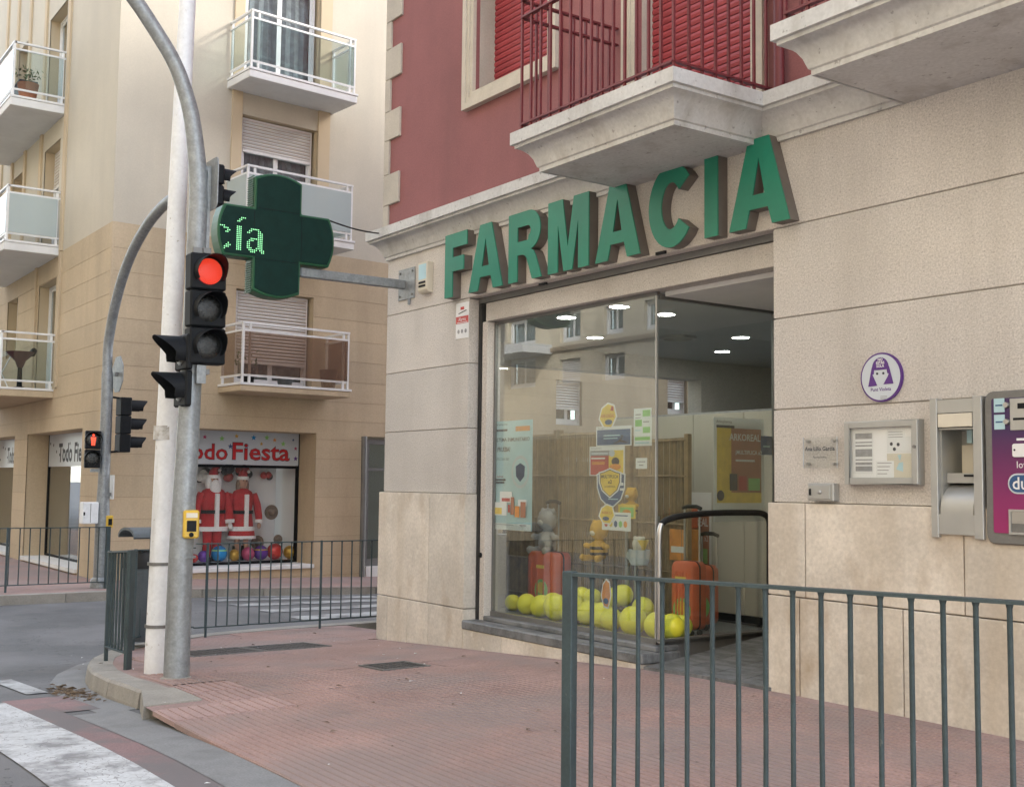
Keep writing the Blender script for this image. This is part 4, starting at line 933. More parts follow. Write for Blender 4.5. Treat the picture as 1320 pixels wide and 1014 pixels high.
# ---- small metal cabinet below the name plate
x0, x1, z0, z1 = rectY(1041, 622.5, 1074, 645.5, -.06)
MC = thing('metal_cabinet', ((x0+x1)/2, 0, z0), 'small grey metal wall cabinet below the clear name plate', 'cabinet')
obj('box', MB().box(x0, x1, -.06, -.001, z0, z1), K['alu'], MC, bevel=.005); obj('door', MB().box(x0+.012, x1-.02, -.066, -.0605, z0+.012, z1-.012), K['alu'], MC, bevel=.003)
obj('latch', MB().box(x0+.02, x0+.032, -.072, -.0662, (z0+z1)/2-.02, (z0+z1)/2+.02), K['black'], MC); obj('knob', MB().lathe([(0,-.078),(.010,-.076),(.014,-.066)], ((x0+x1)/2,0,(z0+z1)/2), 10, 'Y'), K['chrome'], MC)
# ---- night service hatch
x0, x1, z0, z1 = rectY(1203, 512, 1270, 693.5, -.03)
HATM = frame(Matrix.Translation((0,-.022,0))); HATM.__enter__()
NH = thing('night_service_hatch', ((x0+x1)/2, 0, z0), 'grey metal night service hatch with recessed drawer and intercom', 'hatch')
for a, b in ((x0, x0+.045), (x1-.055, x1)): obj('side_rail', MB().box(a, b, -.035, .021, z0, z1), K['alu'], NH, bevel=.003)
xa, xb = x0+.045, x1-.055; hz = z1-z0
obj('top_plate', MB().box(xa, xb, -.028, -.001, z1-.085, z1-.01), K['alu'], NH); obj('label_plate', MB().box(xa+.006, xb-.004, -.034, -.0285, z1-.165, z1-.09), K['ivory'], NH, bevel=.002)
obj('lower_plate', MB().box(xa, xb, -.028, -.001, z0+.02, z0+.13), K['alu'], NH)
obj('recess_lining', MB().box(xa, xa+.008, .0, .2, z0+.13, z1-.17).box(xb-.008, xb, .0, .2, z0+.13, z1-.17).box(xa+.008, xb-.008, .19, .2, z0+.13, z1-.17).box(xa+.008, xb-.008, -.02, .2, z1-.178, z1-.17), K['alu'], NH)
dr = [(-.026, z0+.13)]+[(lerp(-.026,.12,1-cos(t)), z0+.15+.15*sin(t)) for t in [k*pi/16 for k in range(9)]]+[(.19, z0+.30), (.19, z0+.13)]
obj('drawer', MB().prism(dr, xa+.010, xb-.010, 'X'), K['alu'], NH, smooth=30)
obj('counter', MB().box(xa+.010, xb-.010, .04, .188, z0+.305, z0+.36), K['alu'], NH); obj('paper_slot', MB().box(xa+.12, xb-.012, .034, .039, z0+.34, z0+.352), K['black'], NH)
bk_ = obj('intercom_panel', MB().box(xa+.04, xb-.012, .14, .188, z0+.36, z0+.52), K['ivory'], NH)
for k in range(3): obj('engraved_line', MB().box(xa+.19+.03*k, xa+.196+.03*k, .1385, .1399, z0+.39, z0+.48).box(xa+.17, xb-.03, .1385, .1399, z0+.41+.03*k, z0+.415+.03*k), K['greyprint'], bk_)
for k in range(5): obj('louvre_slat', MB().box(xa+.14, xb-.012, .10, .188, z0+.545+k*.048, z0+.57+k*.048), K['plaque'], NH)
obj('window_post', MB().box(xa+.10, xa+.13, .10, .188, z0+.53, z0+.80), K['bluep'], NH)
HATM.__exit__()
# ---- vending machine (partly out of the picture)
x0, x1, z0, z1 = rectY(1273, 503, 1345, 702, -.03); x1 = x0+.55
def vend_mat():
    m = mat('vending_print', (.1,.02,.1), .3, var=0); N = m.node_tree.nodes; Lk = m.node_tree.links
    g = N.new('ShaderNodeNewGeometry'); sp = N.new('ShaderNodeSeparateXYZ'); mr = N.new('ShaderNodeMapRange'); cr = N.new('ShaderNodeValToRGB')
    mr.inputs[1].default_value = z0; mr.inputs[2].default_value = z1; Lk.new(g.outputs['Position'], sp.inputs[0]); Lk.new(sp.outputs[2], mr.inputs[0]); Lk.new(mr.outputs[0], cr.inputs[0])
    e = cr.color_ramp.elements; e[0].position = .12; e[0].color = (.30,.022,.13,1); e[1].position = .75; e[1].color = (.045,.02,.09,1); Lk.new(cr.outputs[0], N['Principled BSDF'].inputs['Base Color']); return m
VM = thing('vending_machine', ((x0+x1)/2, 0, z0), 'wall mounted purple vending machine with coin slots and delivery tray', 'vending machine')
def rrect(x0, x1, z0, z1, r, n=5): return arc(x1-r, z1-r, r, r, 0, 90, n)+arc(x0+r, z1-r, r, r, 90, 180, n)+arc(x0+r, z0+r, r, r, 180, 270, n)+arc(x1-r, z0+r, r, r, 270, 360, n)
obj('case', MB().prism(rrect(x0, x1, z0, z1, .05), -.05, -.001, 'Y'), K['steelgrey'], VM, bevel=.006)
obj('front', MB().prism(rrect(x0+.045, x1-.045, z0+.06, z1-.04, .012), -.054, -.0502, 'Y'), vend_mat(), VM)
def vz(py): return onY(1295, py, -.055).z
def vx(px): return onY(px, 600, -.055).x
for a, b in ((513, 531), (534, 553)):
    st = obj('price_sticker', MB().box(vx(1283), vx(1296.5), -.0575, -.0542, vz(b), vz(a)), K['bluep'], VM); obj('print_line', MB().box(vx(1285), vx(1294), -.0584, -.0576, (vz(a)+vz(b))/2-.004, (vz(a)+vz(b))/2+.004), K['navy'], st)
    obj('button', MB().lathe([(0,-.070),(.014,-.070),(.018,-.055)], (vx(1299.5),0,(vz(a)+vz(b))/2), 14, 'Y'), K['chrome'], VM)
cp = obj('coin_plate', MB().box(vx(1303.5), vx(1303.5)+.2, -.060, -.0542, vz(555), vz(514)), K['alu'], VM, bevel=.003)
obj('display', MB().box(vx(1314), vx(1314)+.08, -.0615, -.0602, vz(527.5), vz(520.5)), K['black'], cp); obj('coin_slot', MB().box(vx(1308), vx(1308)+.10, -.0615, -.0602, vz(542), vz(539)), K['black'], cp)
cx = vx(1320)+.06
obj('print_line', MB().box(vx(1311), vx(1311)+.12, -.0548, -.0541, vz(568), vz(565)), K['paper'], VM)
cb = obj('return_button', MB().prism(rrect(vx(1306), vx(1306)+.15, vz(589), vz(572), .012), -.0605, -.0542, 'Y'), K['paper'], VM); obj('keyhole', MB().lathe([(0,-.0625),(.006,-.0625),(.006,-.0606)], (vx(1309),0,vz(580)), 8, 'Y'), K['ink'], cb)
obj('lettering', shift(text_mb('love', .052, align='LEFT'), vx(1310), -.0545, vz(603)), K['paper'], VM)
lg = obj('logo_plate', MB().prism(rrect(vx(1299), vx(1299)+.30, vz(636), vz(610), .052), -.0565, -.0542, 'Y'), K['plaque'], VM)
obj('logo_field', MB().prism(rrect(vx(1299)+.008, vx(1299)+.292, vz(636)+.008, vz(610)-.008, .046), -.0580, -.0566, 'Y'), K['navy'], lg)
obj('lettering', shift(text_mb('durex', .092, bold=.001, align='LEFT'), vx(1304.5), -.0585, vz(630)), K['paper'], lg)
tr = obj('delivery_tray', ringbox(vx(1300), vx(1300)+.26, -.064, -.0542, vz(688), vz(656), .012), K['alu'], VM)
obj('flap', MB().box(vx(1300)+.013, vx(1300)+.247, -.058, -.0545, vz(674), vz(656)-.013), K['chrome'], tr); obj('tray_floor', MB().box(vx(1300)+.013, vx(1300)+.247, -.0575, -.0543, vz(688)+.013, vz(674)), K['steelgrey'], tr)
# ------------------------------------------------------------------ poles, signals, fences
def visor(L, r, low=.45, n=16, a0=-35, a1=215, th=.004):
    """signal hood opening to -y; long on top, shorter below"""
    mb = MB(); k = n+1
    for rr in (r, r-th):
        for i in range(k):
            a = radians(lerp(a0, a1, i/n)); f = max(0, sin(a)); Lx = L*lerp(low, 1, min(1, f*1.1))
            mb.v += [(rr*cos(a), 0, rr*sin(a)), (rr*cos(a), -Lx, rr*.97*sin(a))]
    for i in range(n):
        o = 2*i; p = 2*k+2*i
        mb.f += [(o, o+1, o+3, o+2), (p, p+2, p+3, p+1), (o+1, p+1, p+3, o+3)]
    return mb
def signal_head(t, n, w_, pit, dep, lit=None, vis=.2, low=.45, r=.1, ped=False):
    """n lamp boxes stacked from z=0; front plane y=0, hoods towards -y"""
    for i in range(n):
        z0 = (n-1-i)*pit
        b = obj('lamp_box', MB().box(-w_/2, w_/2, 0, dep, z0+.003, z0+pit-.003), K['black'], t, bevel=.012)
        zc = z0+pit/2
        on = lit == i
        obj('lens', MB().lathe([(0,-.012),(r*.5,-.010),(r*.9,-.004),(r,0.004)], (0,0,zc), 28, 'Y'), K['redglow'] if on and not ped else K['lens'], b, smooth=60)
        mb = visor(vis, r*1.12, low); shift(mb, 0, 0, zc); obj('hood', mb, K['black'], b, smooth=50)
        if on and not ped:
            d = MB()
            for ring in range(1, 9):
                for k in range(6*ring):
                    a = 2*pi*k/(6*ring); rr = r*.94*ring/8.5; d.lathe([(0,-.0165),(.0042,-.0155)], (rr*cos(a),0,zc+rr*sin(a)), 5, 'Y')
            tag(obj('lit_dots', d, K['reddot'], b), kind='stuff')
        if on and ped:
            d = MB(); q = r/.1
            d.lathe([(0,-.0165),(.016*q,-.0165)], (0,0,zc+.062*q), 10, 'Y')
            for pts in ([(-.034,.036),(.034,.036),(.030,-.012),(-.030,-.012)], [(-.026,-.012),(-.002,-.012),(-.002,-.075),(-.022,-.075)], [(.002,-.012),(.026,-.012),(.022,-.075),(.002,-.075)]):
                d.add([(p[0]*q, -.0165, zc+p[1]*q) for p in pts], [tuple(range(len(pts)))])
            obj('lit_figure', d, K['reddot'], b)
GP = Vector((-8.49, -2.80, walk(-8.49, -2.8)))
def gpole(z): t = (z-GP.z)/3.6; return Vector((GP.x+.03*t, GP.y+.05*t, z))
# grey signal mast with its curved arm over the road
MS = thing('signal_mast', GP, 'thick galvanised signal mast curving out over the road', 'pole')
arc_px = [(233,720),(238.5,630),(244.5,520),(250,400),(254,300),(256,250),(252.8,195),(245.5,143.6),(232.5,100),(221,74),(206,48.7),(174,0)]
pts = [GP-Vector((0,0,.2)), GP]+[onX(px, py, -8.48) for px, py in arc_px]
l = pts[-1]-pts[-2]; pts += [pts[-1]+Vector((0, l.y*1.0, l.z*.75)), pts[-1]+Vector((0, l.y*2.4, l.z*1.5)), pts[-1]+Vector((0, l.y*5.5, l.z*2.3)), pts[-1]+Vector((0, l.y*10, l.z*2.8))]
def smooth_path(P, sub=4):
    out = []
    for i in range(len(P)-1):
        p0, p1, p2, p3 = P[max(i-1,0)], P[i], P[i+1], P[min(i+2,len(P)-1)]
        for k in range(sub):
            t = k/sub; out.append(.5*((2*p1)+(p2-p0)*t+(2*p0-5*p1+4*p2-p3)*t*t+(3*p1-p0-3*p2+p3)*t*t*t))
    return out+[P[-1]]
sp = smooth_path(pts); rad = [lerp(.093, .070, min(1, max(0, (p.z-GP.z)/3.6))) if p.z < 3.4 else .070-.014*min(1, (p.z-3.4)/1.0) for p in sp]
obj('mast', MB().tube(sp, rad, 20), K['galv'], MS, smooth=60)
obj('band', MB().lathe([(.092,.72),(.098,.72),(.098,.735),(.092,.735)], (GP.x+.006, GP.y+.012, 0), 20), K['galv'], MS)
obj('base_collar', MB().lathe([(.096,-.19),(.125,-.19),(.12,-.155),(.096,-.14)], (GP.x, GP.y, 0), 24), K['kerb'], MS)
# main signal, red lit, facing along the road
hc = onX(268, 400, -8.33)
TL = thing('traffic_light', (hc.x, hc.y, 2.15), 'three lamp black traffic light showing red on the galvanised mast', 'traffic light')
TLM = Matrix.Translation((hc.x, hc.y+.012, 2.148)) @ Matrix.Rotation(.018, 4, 'X') @ rotz(pi/2)
with frame(TLM):
    signal_head(TL, 3, .275, .278, .13, lit=0, vis=.17, r=.104)
    for z in (-.05, .86): obj('bracket', MB().box(-.03, .03, .04, .10, z-.02, z+.02).box(-.10, .03, .06, .09, z-.02, z+.02), K['steelgrey'], TL)
    obj('bracket_plate', MB().box(-.075, -.005, .02, .05, -.14, -.005), K['galv'], TL)
# two lamp head for people crossing, hoods towards the road
hp = onX(233, 480, -8.47)
PL = thing('pedestrian_light', (hp.x, hp.y, 1.83), 'black two lamp head with long hoods, in front of the white post', 'traffic light')
with frame(Matrix.Translation((hp.x, hp.y-.005, 1.83))):
    signal_head(PL, 2, .26, .272, .05, vis=.205, r=.108, low=.35); obj('bracket', MB().box(-.03, .03, .05, .12, .24, .30), K['steelgrey'], PL)
# small repeater with backing board, facing the side street
hb = onX(284.5, 240, -8.47)
RP_ = thing('small_signal', (hb.x, hb.y, 3.2), 'small black two lamp signal with grey backing board high on the galvanised mast', 'traffic light')
with frame(Matrix.Translation((hb.x, hb.y+.0, 3.37)) @ rotz(pi)):
    signal_head(RP_, 2, .17, .160, .075, vis=.115, r=.060)
    obj('backing_board', MB().prism(rrect(-.16, .16, -.04, .355, .05), .078, .086, 'Y'), K['galv'], RP_)
    obj('bracket', MB().box(-.02, .02, .087, .14, .04, .08).box(-.02, .02, .087, .14, .26, .30).box(-.03, .03, .087, .115, -.40, .30), K['galv'], RP_)
# yellow request box
pb_ = gpole(.87); yb = onX(245.5, 675, -8.39)
YB = thing('crossing_button', (yb.x, yb.y, .868), 'yellow crossing request box strapped to the galvanised mast', 'button box')
with frame(Matrix.Translation((yb.x, yb.y, .868)) @ rotz(radians(80))):
    obj('case', MB().box(-.056, .056, -.05, .04, 0, .205), K['yellow'], YB, bevel=.012); obj('panel', MB().box(-.034, .034, -.055, -.0505, .05, .13), K['black'], YB)
    obj('lamp_window', MB().box(-.040, .040, -.055, -.0505, .150, .185), K['ivory'], YB); obj('push_knob', MB().lathe([(0,-.066),(.014,-.064),(.018,-.051)], (0,0,.027), 14, 'Y'), K['black'], YB)
# white lamp post, slightly out of plumb
WPn = Vector((FWD.x, FWD.y, 0)); WB = Vector((-9.04, -2.76, walk(-9.04, -2.76)))
def wp(px, py): return onP(px, py, WPn, WB)
WP = thing('lamp_post', WB, 'tall tapering white painted lamp post with worn base', 'lamp post')
pts = [WB-Vector((0,0,.15))]+[wp(px, py) for px, py in ((202,850),(211,650),(221,430),(230,230),(241,20))]; d = pts[-1]-pts[-2]; pts += [pts[-1]+d, pts[-1]+d*2]
obj('post', MB().tube(smooth_path([Vector(p) for p in pts], 3), [lerp(.098, .056, min(1, i/19)) for i in range(len(pts)*3-2)], 20), K['whitepaint'], WP, smooth=60)
for px, py, rr in ((206.5, 726, .096), (203.5, 806, .099)):
    p = wp(px, py); obj('band', MB().lathe([(rr-.006,-.012),(rr,-.012),(rr,.012),(rr-.006,.012)], p, 20), K['steelgrey'], WP)
p = wp(213, 558); obj('worn_paint_band', MB().lathe([(.0885,-.055),(.0895,-.055),(.0878,.055),(.0868,.055)], p, 20), mat('flaked_paint', (.42,.40,.36), .8, var=.2, vs_=8, bands=((.62,.62,.62), .9, 18, .5)), WP)
# litter bin behind the post
bp = onZ(184, 826, -.28)
BN = thing('litter_bin', bp, 'dark grey litter bin with hood and black bag behind the white post', 'bin')
with frame(Matrix.Translation((bp.x, bp.y, walk(bp.x, bp.y)+.06))):
    obj('body', MB().lathe([(.19,0),(.205,.02),(.215,.83),(.20,.83),(.19,.05)], (0,0,0), 24), K['binmat'], BN, smooth=40)
    obj('bag', MB().lathe([(.20,.70),(.222,.70),(.226,.76),(.221,.84),(.205,.86),(.18,.80)], (0,0,0), 20), K['blackrub'], BN, smooth=60)
    obj('post', MB().box(.20, .25, -.03, .03, -.1, 1.08), K['binmat'], BN)
    hd = [(.26*cos(t)-.0, 1.0+.09*sin(t)) for t in [pi*k/10 for k in range(11)]]+[(.24*cos(t), .985+.08*sin(t)) for t in [pi*k/10 for k in range(10,-1,-1)]]
    obj('hood', MB().prism(hd, -.20, .20, 'Y'), K['binmat'], BN, smooth=40)
# railings -----------------------------------------------------------
def railing(label, path, zf, h, pitch, br, posts, group=None, flat=(.045,.012), bot=.1, post=.05, skip_bottom=False, name='railing', round_=True):
    a0 = path[0]; t = thing(name, (a0[0], a0[1], zf(*a0)), label, 'railing', group)
    for a, b in zip(path, path[1:]):
        A, B = Vector(a), Vector(b); L = (B-A).length; za, zb = zf(*a), zf(*b)
        obj('top_rail', MB().bar((A.x,A.y,za+h), (B.x,B.y,zb+h), *flat), K['fence'], t)
        obj('bottom_rail', MB().bar((A.x,A.y,za+bot), (B.x,B.y,zb+bot), *flat), K['fence'], t)
        n = max(2, int(round(L/pitch)))
        for i in range(1, n):
            p = A.lerp(B, i/n); z = lerp(za, zb, i/n)
            mb = MB().tube([(p.x+random.uniform(-.003,.003),p.y,z+bot), (p.x+random.uniform(-.0015,.0015),p.y,z+h*.5), (p.x,p.y,z+h-.022), (p.x,p.y,z+h-.004)], [br, br*random.uniform(.97,1.03), br, br*1.5], 8 if br > .008 else 6) if round_ else MB().bar((p.x,p.y,z+bot), (p.x,p.y,z+h-.005), br*2)
            obj('bar', mb, K['fence'], t, smooth=50 if round_ else 0)
    for (x, y, w_, d_, ang) in posts:
        with frame(Matrix.Translation((x, y, 0)) @ rotz(ang)): obj('post', MB().box(-w_/2, w_/2, -d_/2, d_/2, zf(x, y)-.1, zf(x, y)+h+.012), K['fence'], t, bevel=.003)
    return t
A = (-3.82, -2.80); Bd = Vector((-2.18+3.82, -2.20+2.80)).normalized(); ang = atan2(Bd.y, Bd.x)
E_ = (A[0]+Bd.x*5.0, A[1]+Bd.y*5.0)
railing('blue grey steel railing with round bars on the paving before the pharmacy wall', [A, E_], lambda x, y: -.105, 1.033, .1055, .0096, [(A[0], A[1], .048, .048, ang), (E_[0], E_[1], .048, .048, ang)], flat=(.046,.013), bot=.085)
railing('short blue grey railing panel at the kerb beside the white post', [(-9.49,-2.85),(-10.36,-2.77)], walk, .93, .122, .010, [(-9.49,-2.85,.03,.085,radians(45)),(-10.36,-2.77,.03,.03,0)], bot=.12)
railing('blue grey railing curving behind the litter bin', [(-10.40,-2.75),(-11.2,-2.28),(-11.75,-1.75),(-12.0,-1.42)], walk, .93, .13, .009, [(-11.2,-2.28,.03,.03,0)], bot=.11)
railing('long thin dark railing along the side street kerb by the pharmacy corner', [(-12.0,-1.40),(-12.0,.05),(-12.0,2.6)], lambda x, y: -.352, .972, .125, .0085, [(-12.0,-1.27,.022,.022,0),(-12.0,.05,.022,.022,0),(-12.0,1.37,.022,.022,0)], bot=.10, flat=(.035,.012))
railing('thin dark railing on the far pavement in front of the party shop side', [(-18.28,-.50),(-18.28,-3.2)], lambda x, y: -.38, .93, .14, .009, [(-18.28,-.50,.06,.06,0),(-18.28,-1.95,.03,.03,0)], bot=.10, flat=(.035,.014))
# ---- far signal pole ------------------------------------------------
FX = -18.45; fb_ = onX(129, 745, FX); FY = fb_.y; FZ = gx(FX, FY)
FP = thing('signal_pole', (FX, FY, FZ), 'grey signal pole with curved arm on the far pavement corner', 'pole')
ap = [(138.5,470),(140,440),(147,400),(158,358),(172,322),(190,290),(205,271),(218,259),(230,252)]
pts = [Vector((FX, FY, FZ-.1)), Vector((FX, FY, 1.2)), onY(137, 510, FY)]+[onY(px, py, FY) for px, py in ap]
for i, p in enumerate(pts[2:]): p.x += (FX-pts[2].x)*max(0, 1-i/3) if i < 3 else 0
sp = smooth_path(pts, 4); obj('mast', MB().tube(sp, [.105 if p.z < 1.0 else .088 if p.z < 2.9 else .075 for p in sp], 16), K['galv'], FP, smooth=60)
obj('base', MB().lathe([(.13,FZ),(.15,FZ),(.14,FZ+.12),(.106,FZ+.16)], (FX,FY,0), 16), K['galv'], FP, smooth=50)
q = onX(159, 547, FX)
FT = thing('traffic_light', (q.x, q.y, 1.7), 'black three lamp traffic light seen from the side on the far pole', 'traffic light')
zb_ = onX(156, 583, FX).z; zt_ = onX(156, 512, FX).z
with frame(Matrix.Translation((FX, onX(166, 547, FX).y, zb_)) @ rotz(pi)):
    signal_head(FT, 3, .28, (zt_-zb_)/3, .17, vis=.27, r=.10, low=.7)
    for z in (.02, zt_-zb_-.02): obj('bracket', MB().tube([(0,.10,z),(0,.42,z+(.03 if z > .1 else -.03))], .018, 6), K['black'], FT)
q0, q1 = onX(109, 603, FX+.12), onX(130.5, 555, FX+.12)
FPd = thing('pedestrian_light', (q0.x, (q0.y+q1.y)/2, q0.z), 'black pedestrian light showing a red standing figure on the far pole', 'traffic light')
with frame(Matrix.Translation((FX+.12, (q0.y+q1.y)/2, q0.z)) @ rotz(radians(82))):
    hgt = q1.z-q0.z; signal_head(FPd, 2, q1.y-q0.y, hgt/2, .10, lit=0, vis=.10, r=hgt/2*.40, ped=True); obj('bracket', MB().box(-.02, .12, .05, .08, -.06, -.005), K['galv'], FPd)
q0, q1 = onX(145, 505, FX), onX(160, 460, FX)
SS = thing('octagonal_sign', (FX, q0.y, q0.z), 'octagonal road sign seen from its grey back on the far pole', 'sign')
with frame(Matrix.Translation((FX, FY+.16, (q0.z+q1.z)/2)) @ rotz(pi)):
    R_ = (q1.z-q0.z)/2/cos(pi/8); oc = [(R_*cos(pi/8+k*pi/4), R_*sin(pi/8+k*pi/4)) for k in range(8)]
    obj('plate', MB().prism(oc, 0, .012, 'Y'), K['galv'], SS); obj('face', MB().prism([(x*.98, z*.98) for x, z in oc], -.002, -.0003, 'Y'), K['redprint'], SS)
    obj('clamp', MB().box(-.05, .05, .013, .06, -.03, .03), K['steelgrey'], SS)
q0, q1 = onX(138, 643, FX), onX(144, 612, FX)
BX = thing('small_sign_plate', (FX, q0.y, q0.z), 'narrow white plate fixed to the far pole above the yellow button', 'sign'); obj('plate', MB().box(FX-.12, FX+.12, FY+.115, FY+.13, q0.z, q1.z), K['whitemetal'], BX); obj('clamp', MB().box(FX-.02, FX+.02, FY+.08, FY+.114, q0.z+.05, q0.z+.1), K['steelgrey'], BX)
q0, q1 = onX(105.5, 675, FX+.1), onX(127, 647, FX+.1)
CB = thing('control_box', (FX, q0.y, q0.z), 'pale grey control box strapped to the far signal pole', 'box')
obj('case', MB().box(FX-.06, FX+.12, q0.y, q1.y, q0.z, q1.z), K['whitepaint'], CB, bevel=.01); obj('seam', MB().box(FX+.1201, FX+.123, (q0.y+q1.y)/2-.004, (q0.y+q1.y)/2+.004, q0.z+.02, q1.z-.02), K['steelgrey'], CB); obj('lock', MB().box(FX+.1201, FX+.13, q0.y+.012, q0.y+.035, q0.z+.13, q0.z+.18), K['black'], CB)
q0, q1 = onX(135, 680, FX+.08), onX(146, 664, FX+.08)
FY2 = thing('crossing_button', (FX, q0.y, q0.z), 'yellow crossing request box on the far signal pole', 'button box')
obj('case', MB().box(FX-.02, FX+.10, q0.y, q1.y, q0.z, q1.z), K['yellow'], FY2, bevel=.01); obj('panel', MB().box(FX+.1001, FX+.104, q0.y+.045, q1.y-.02, q0.z+.04, q1.z-.05), K['black'], FY2)
# ------------------------------------------------------------------ pharmacy window display
def fit_text(s, x0, x1, z0, h, y, bold=0.0):
    mb = text_mb(s, 1.0, bold=bold, align='LEFT'); xs = [v[0] for v in mb.v]; zs = [v[2] for v in mb.v]
    kx = (x1-x0)/(max(xs)-min(xs)); kz = h/(max(zs)-min(zs)); mx, mz = min(xs), min(zs)
    mb.v = [(x0+(v[0]-mx)*kx, y, z0+(v[2]-mz)*kz) for v in mb.v]; return mb
class Poster:
    """flat sheet whose picture is given in sheet fractions (0..1 from lower left)"""
    def __init__(s, name, label, cat, px0, py0, px1, py1, Y=None, X=None, m='paper', shape=None, group=None):
        s.X = X
        if X is None: s.a0, s.a1, s.z0, s.z1 = rectY(px0, py0, px1, py1, Y); s.y = Y
        else:
            a, b = onX(px0, (py0+py1)/2, X), onX(px1, (py0+py1)/2, X); s.a0, s.a1 = a.y, b.y; s.z0 = onX((px0+px1)/2, py1, X).z; s.z1 = onX((px0+px1)/2, py0, X).z; s.y = X
        s.w, s.h = s.a1-s.a0, s.z1-s.z0; s.k = 0
        s.M = Matrix.Identity(4) if X is None else Matrix(((0,-1,0,0),(1,0,0,0),(0,0,1,0),(0,0,0,1)))     # local x -> world y, local -y -> world +x
        s.yy = s.y if X is None else -s.y
        c = ((s.a0+s.a1)/2, s.yy, s.z0)
        with frame(s.M):
            s.t = thing(name, c, label, cat, group)
            if shape: obj('sheet', MB().prism([(s.a0+p[0]*s.w, s.z0+p[1]*s.h) for p in shape], s.yy, s.yy+.002, 'Y'), K[m], s.t)
            else: obj('sheet', MB().box(s.a0, s.a1, s.yy, s.yy+.002, s.z0, s.z1), K[m], s.t)
    def lay(s): s.k += 1; return s.yy-.0006*s.k
    def rect(s, x0, z0, x1, z1, m, name='picture'):
        y = s.lay()
        with frame(s.M): obj(name, MB().box(s.a0+x0*s.w, s.a0+x1*s.w, y, y+.0004, s.z0+z0*s.h, s.z0+z1*s.h), K[m], s.t)
        return s
    def poly(s, pts, m, name='picture'):
        y = s.lay()
        with frame(s.M): obj(name, MB().prism([(s.a0+p[0]*s.w, s.z0+p[1]*s.h) for p in pts], y, y+.0004, 'Y'), K[m], s.t)
        return s
    def oval(s, cx, cz, rx, rz, m): return s.poly(arc(cx, cz, rx, rz, 0, 345, 23), m)
    def text(s, t, x0, x1, z0, h, m='ink', bold=.0):
        y = s.lay()
        with frame(s.M): obj('lettering', fit_text(t, s.a0+x0*s.w, s.a0+x1*s.w, s.z0+z0*s.h, h*s.h, y, bold), K[m], s.t)
        return s
YI = YG+.014
p = Poster('window_poster', 'tall pale blue poster about the immune system inside the shop window', 'poster', 633, 542, 686, 683, YI, m='bluep')
p.rect(.02,.0,.98,.06,'paper').text('Arkopharma', .06,.40,.955,.025).rect(.06,.905,.40,.925,'ink').rect(.60,.90,.94,.945,'orangeprint').text('¿SISTEMA INMUNITARIO', .06,.94,.80,.045, bold=.02).text('A PRUEBA?', .08,.48,.715,.045, bold=.02).text('PROTECCIÓN 360º', .08,.46,.635,.03).oval(.73,.53,.21,.15,'plaque').oval(.73,.53,.17,.12,'bluep').poly([(.62,.58),(.73,.61),(.84,.58),(.83,.49),(.73,.44),(.63,.49)],'navy').rect(.16,.478,.32,.492,'greyprint').rect(.12,.448,.38,.466,'ink').rect(.15,.424,.35,.440,'ink').rect(.05,.13,.42,.25,'paper').rect(.07,.14,.30,.20,'yellowprint').rect(.25,.25,.55,.35,'paper').rect(.30,.26,.50,.29,'redprint').rect(.52,.14,.60,.30,'terracotta').rect(.62,.12,.73,.22,'orangeprint').rect(.70,.22,.90,.28,'paper').rect(.76,.12,.88,.26,'terracotta').rect(.46,.16,.51,.23,'redprint').rect(.08,.045,.6,.05,'greyprint').rect(.75,.045,.9,.055,'greyprint')
HEX = [(.15,.80),(.50,1),(.85,.90),(1,.45),(.72,.0),(.28,.03),(0,.38)]
p = Poster('window_sticker', 'yellow six sided sticker, uppermost of the cluster on the shop glass', 'sticker', 771.5, 518.5, 795.5, 552.5, YI, m='paper', shape=HEX)
p.poly([(lerp(.5,a,.86), lerp(.48,b,.88)) for a, b in HEX],'yellowprint').text('ARKOREAL', .12,.86,.42,.14,'redprint').oval(.55,.25,.2,.10,'navy').poly([(.65,.68),(.72,.86),(.82,.80),(.80,.66)],'redprint')
p = Poster('window_card', 'blue card with a leaping runner below the yellow sticker', 'poster', 768.5, 549, 814, 574.5, YI+.006, m='paper')
p.rect(.03,.05,.97,.83,'navy').text('Arkopharma', .05,.35,.87,.08).rect(.22,.50,.68,.56,'bluep').rect(.22,.36,.62,.41,'bluep').poly([(.50,.12),(.62,.22),(.72,.40),(.76,.40),(.70,.24),(.86,.14),(.90,.16),(.74,.28),(.66,.18),(.54,.10)],'ink').oval(.75,.48,.03,.05,'ink')
p = Poster('window_card', 'red and yellow printed card in the middle of the window cluster', 'poster', 760, 575, 805, 613, YI+.010, m='paper')
p.rect(.03,.03,.56,.86,'redprint').rect(.56,.03,.97,.86,'yellowprint').text('Arkopharma', .05,.35,.90,.06).rect(.03,.68,.62,.86,'greyprint').rect(.06,.73,.54,.79,'plaque').rect(.06,.57,.46,.62,'paper').rect(.08,.38,.45,.48,'orangeprint').oval(.76,.48,.11,.14,'ink').oval(.66,.76,.08,.12,'plaque').oval(.76,.30,.16,.10,'orangeprint')
SH = [(.0,.86),(.20,.90),(.50,1.),(.80,.90),(1,.86),(.99,.52),(.86,.24),(.50,.0),(.14,.24),(.01,.52)]
p = Poster('window_sticker', 'large dark blue shield sticker on the shop glass behind a gold shield', 'sticker', 769, 603, 806, 656.5, YI+.004, m='paper', shape=SH)
p.poly([(lerp(.5,a,.92), lerp(.5,b,.94)) for a, b in SH],'navy').rect(.82,.46,.95,.52,'paper').rect(.84,.58,.94,.65,'paper').rect(.42,.24,.76,.265,'bluep')
p = Poster('window_sticker', 'gold shield sticker reading MULTIPLICA on the shop glass', 'sticker', 771.5, 602.8, 801, 642, YI-.004, m='paper', shape=SH)
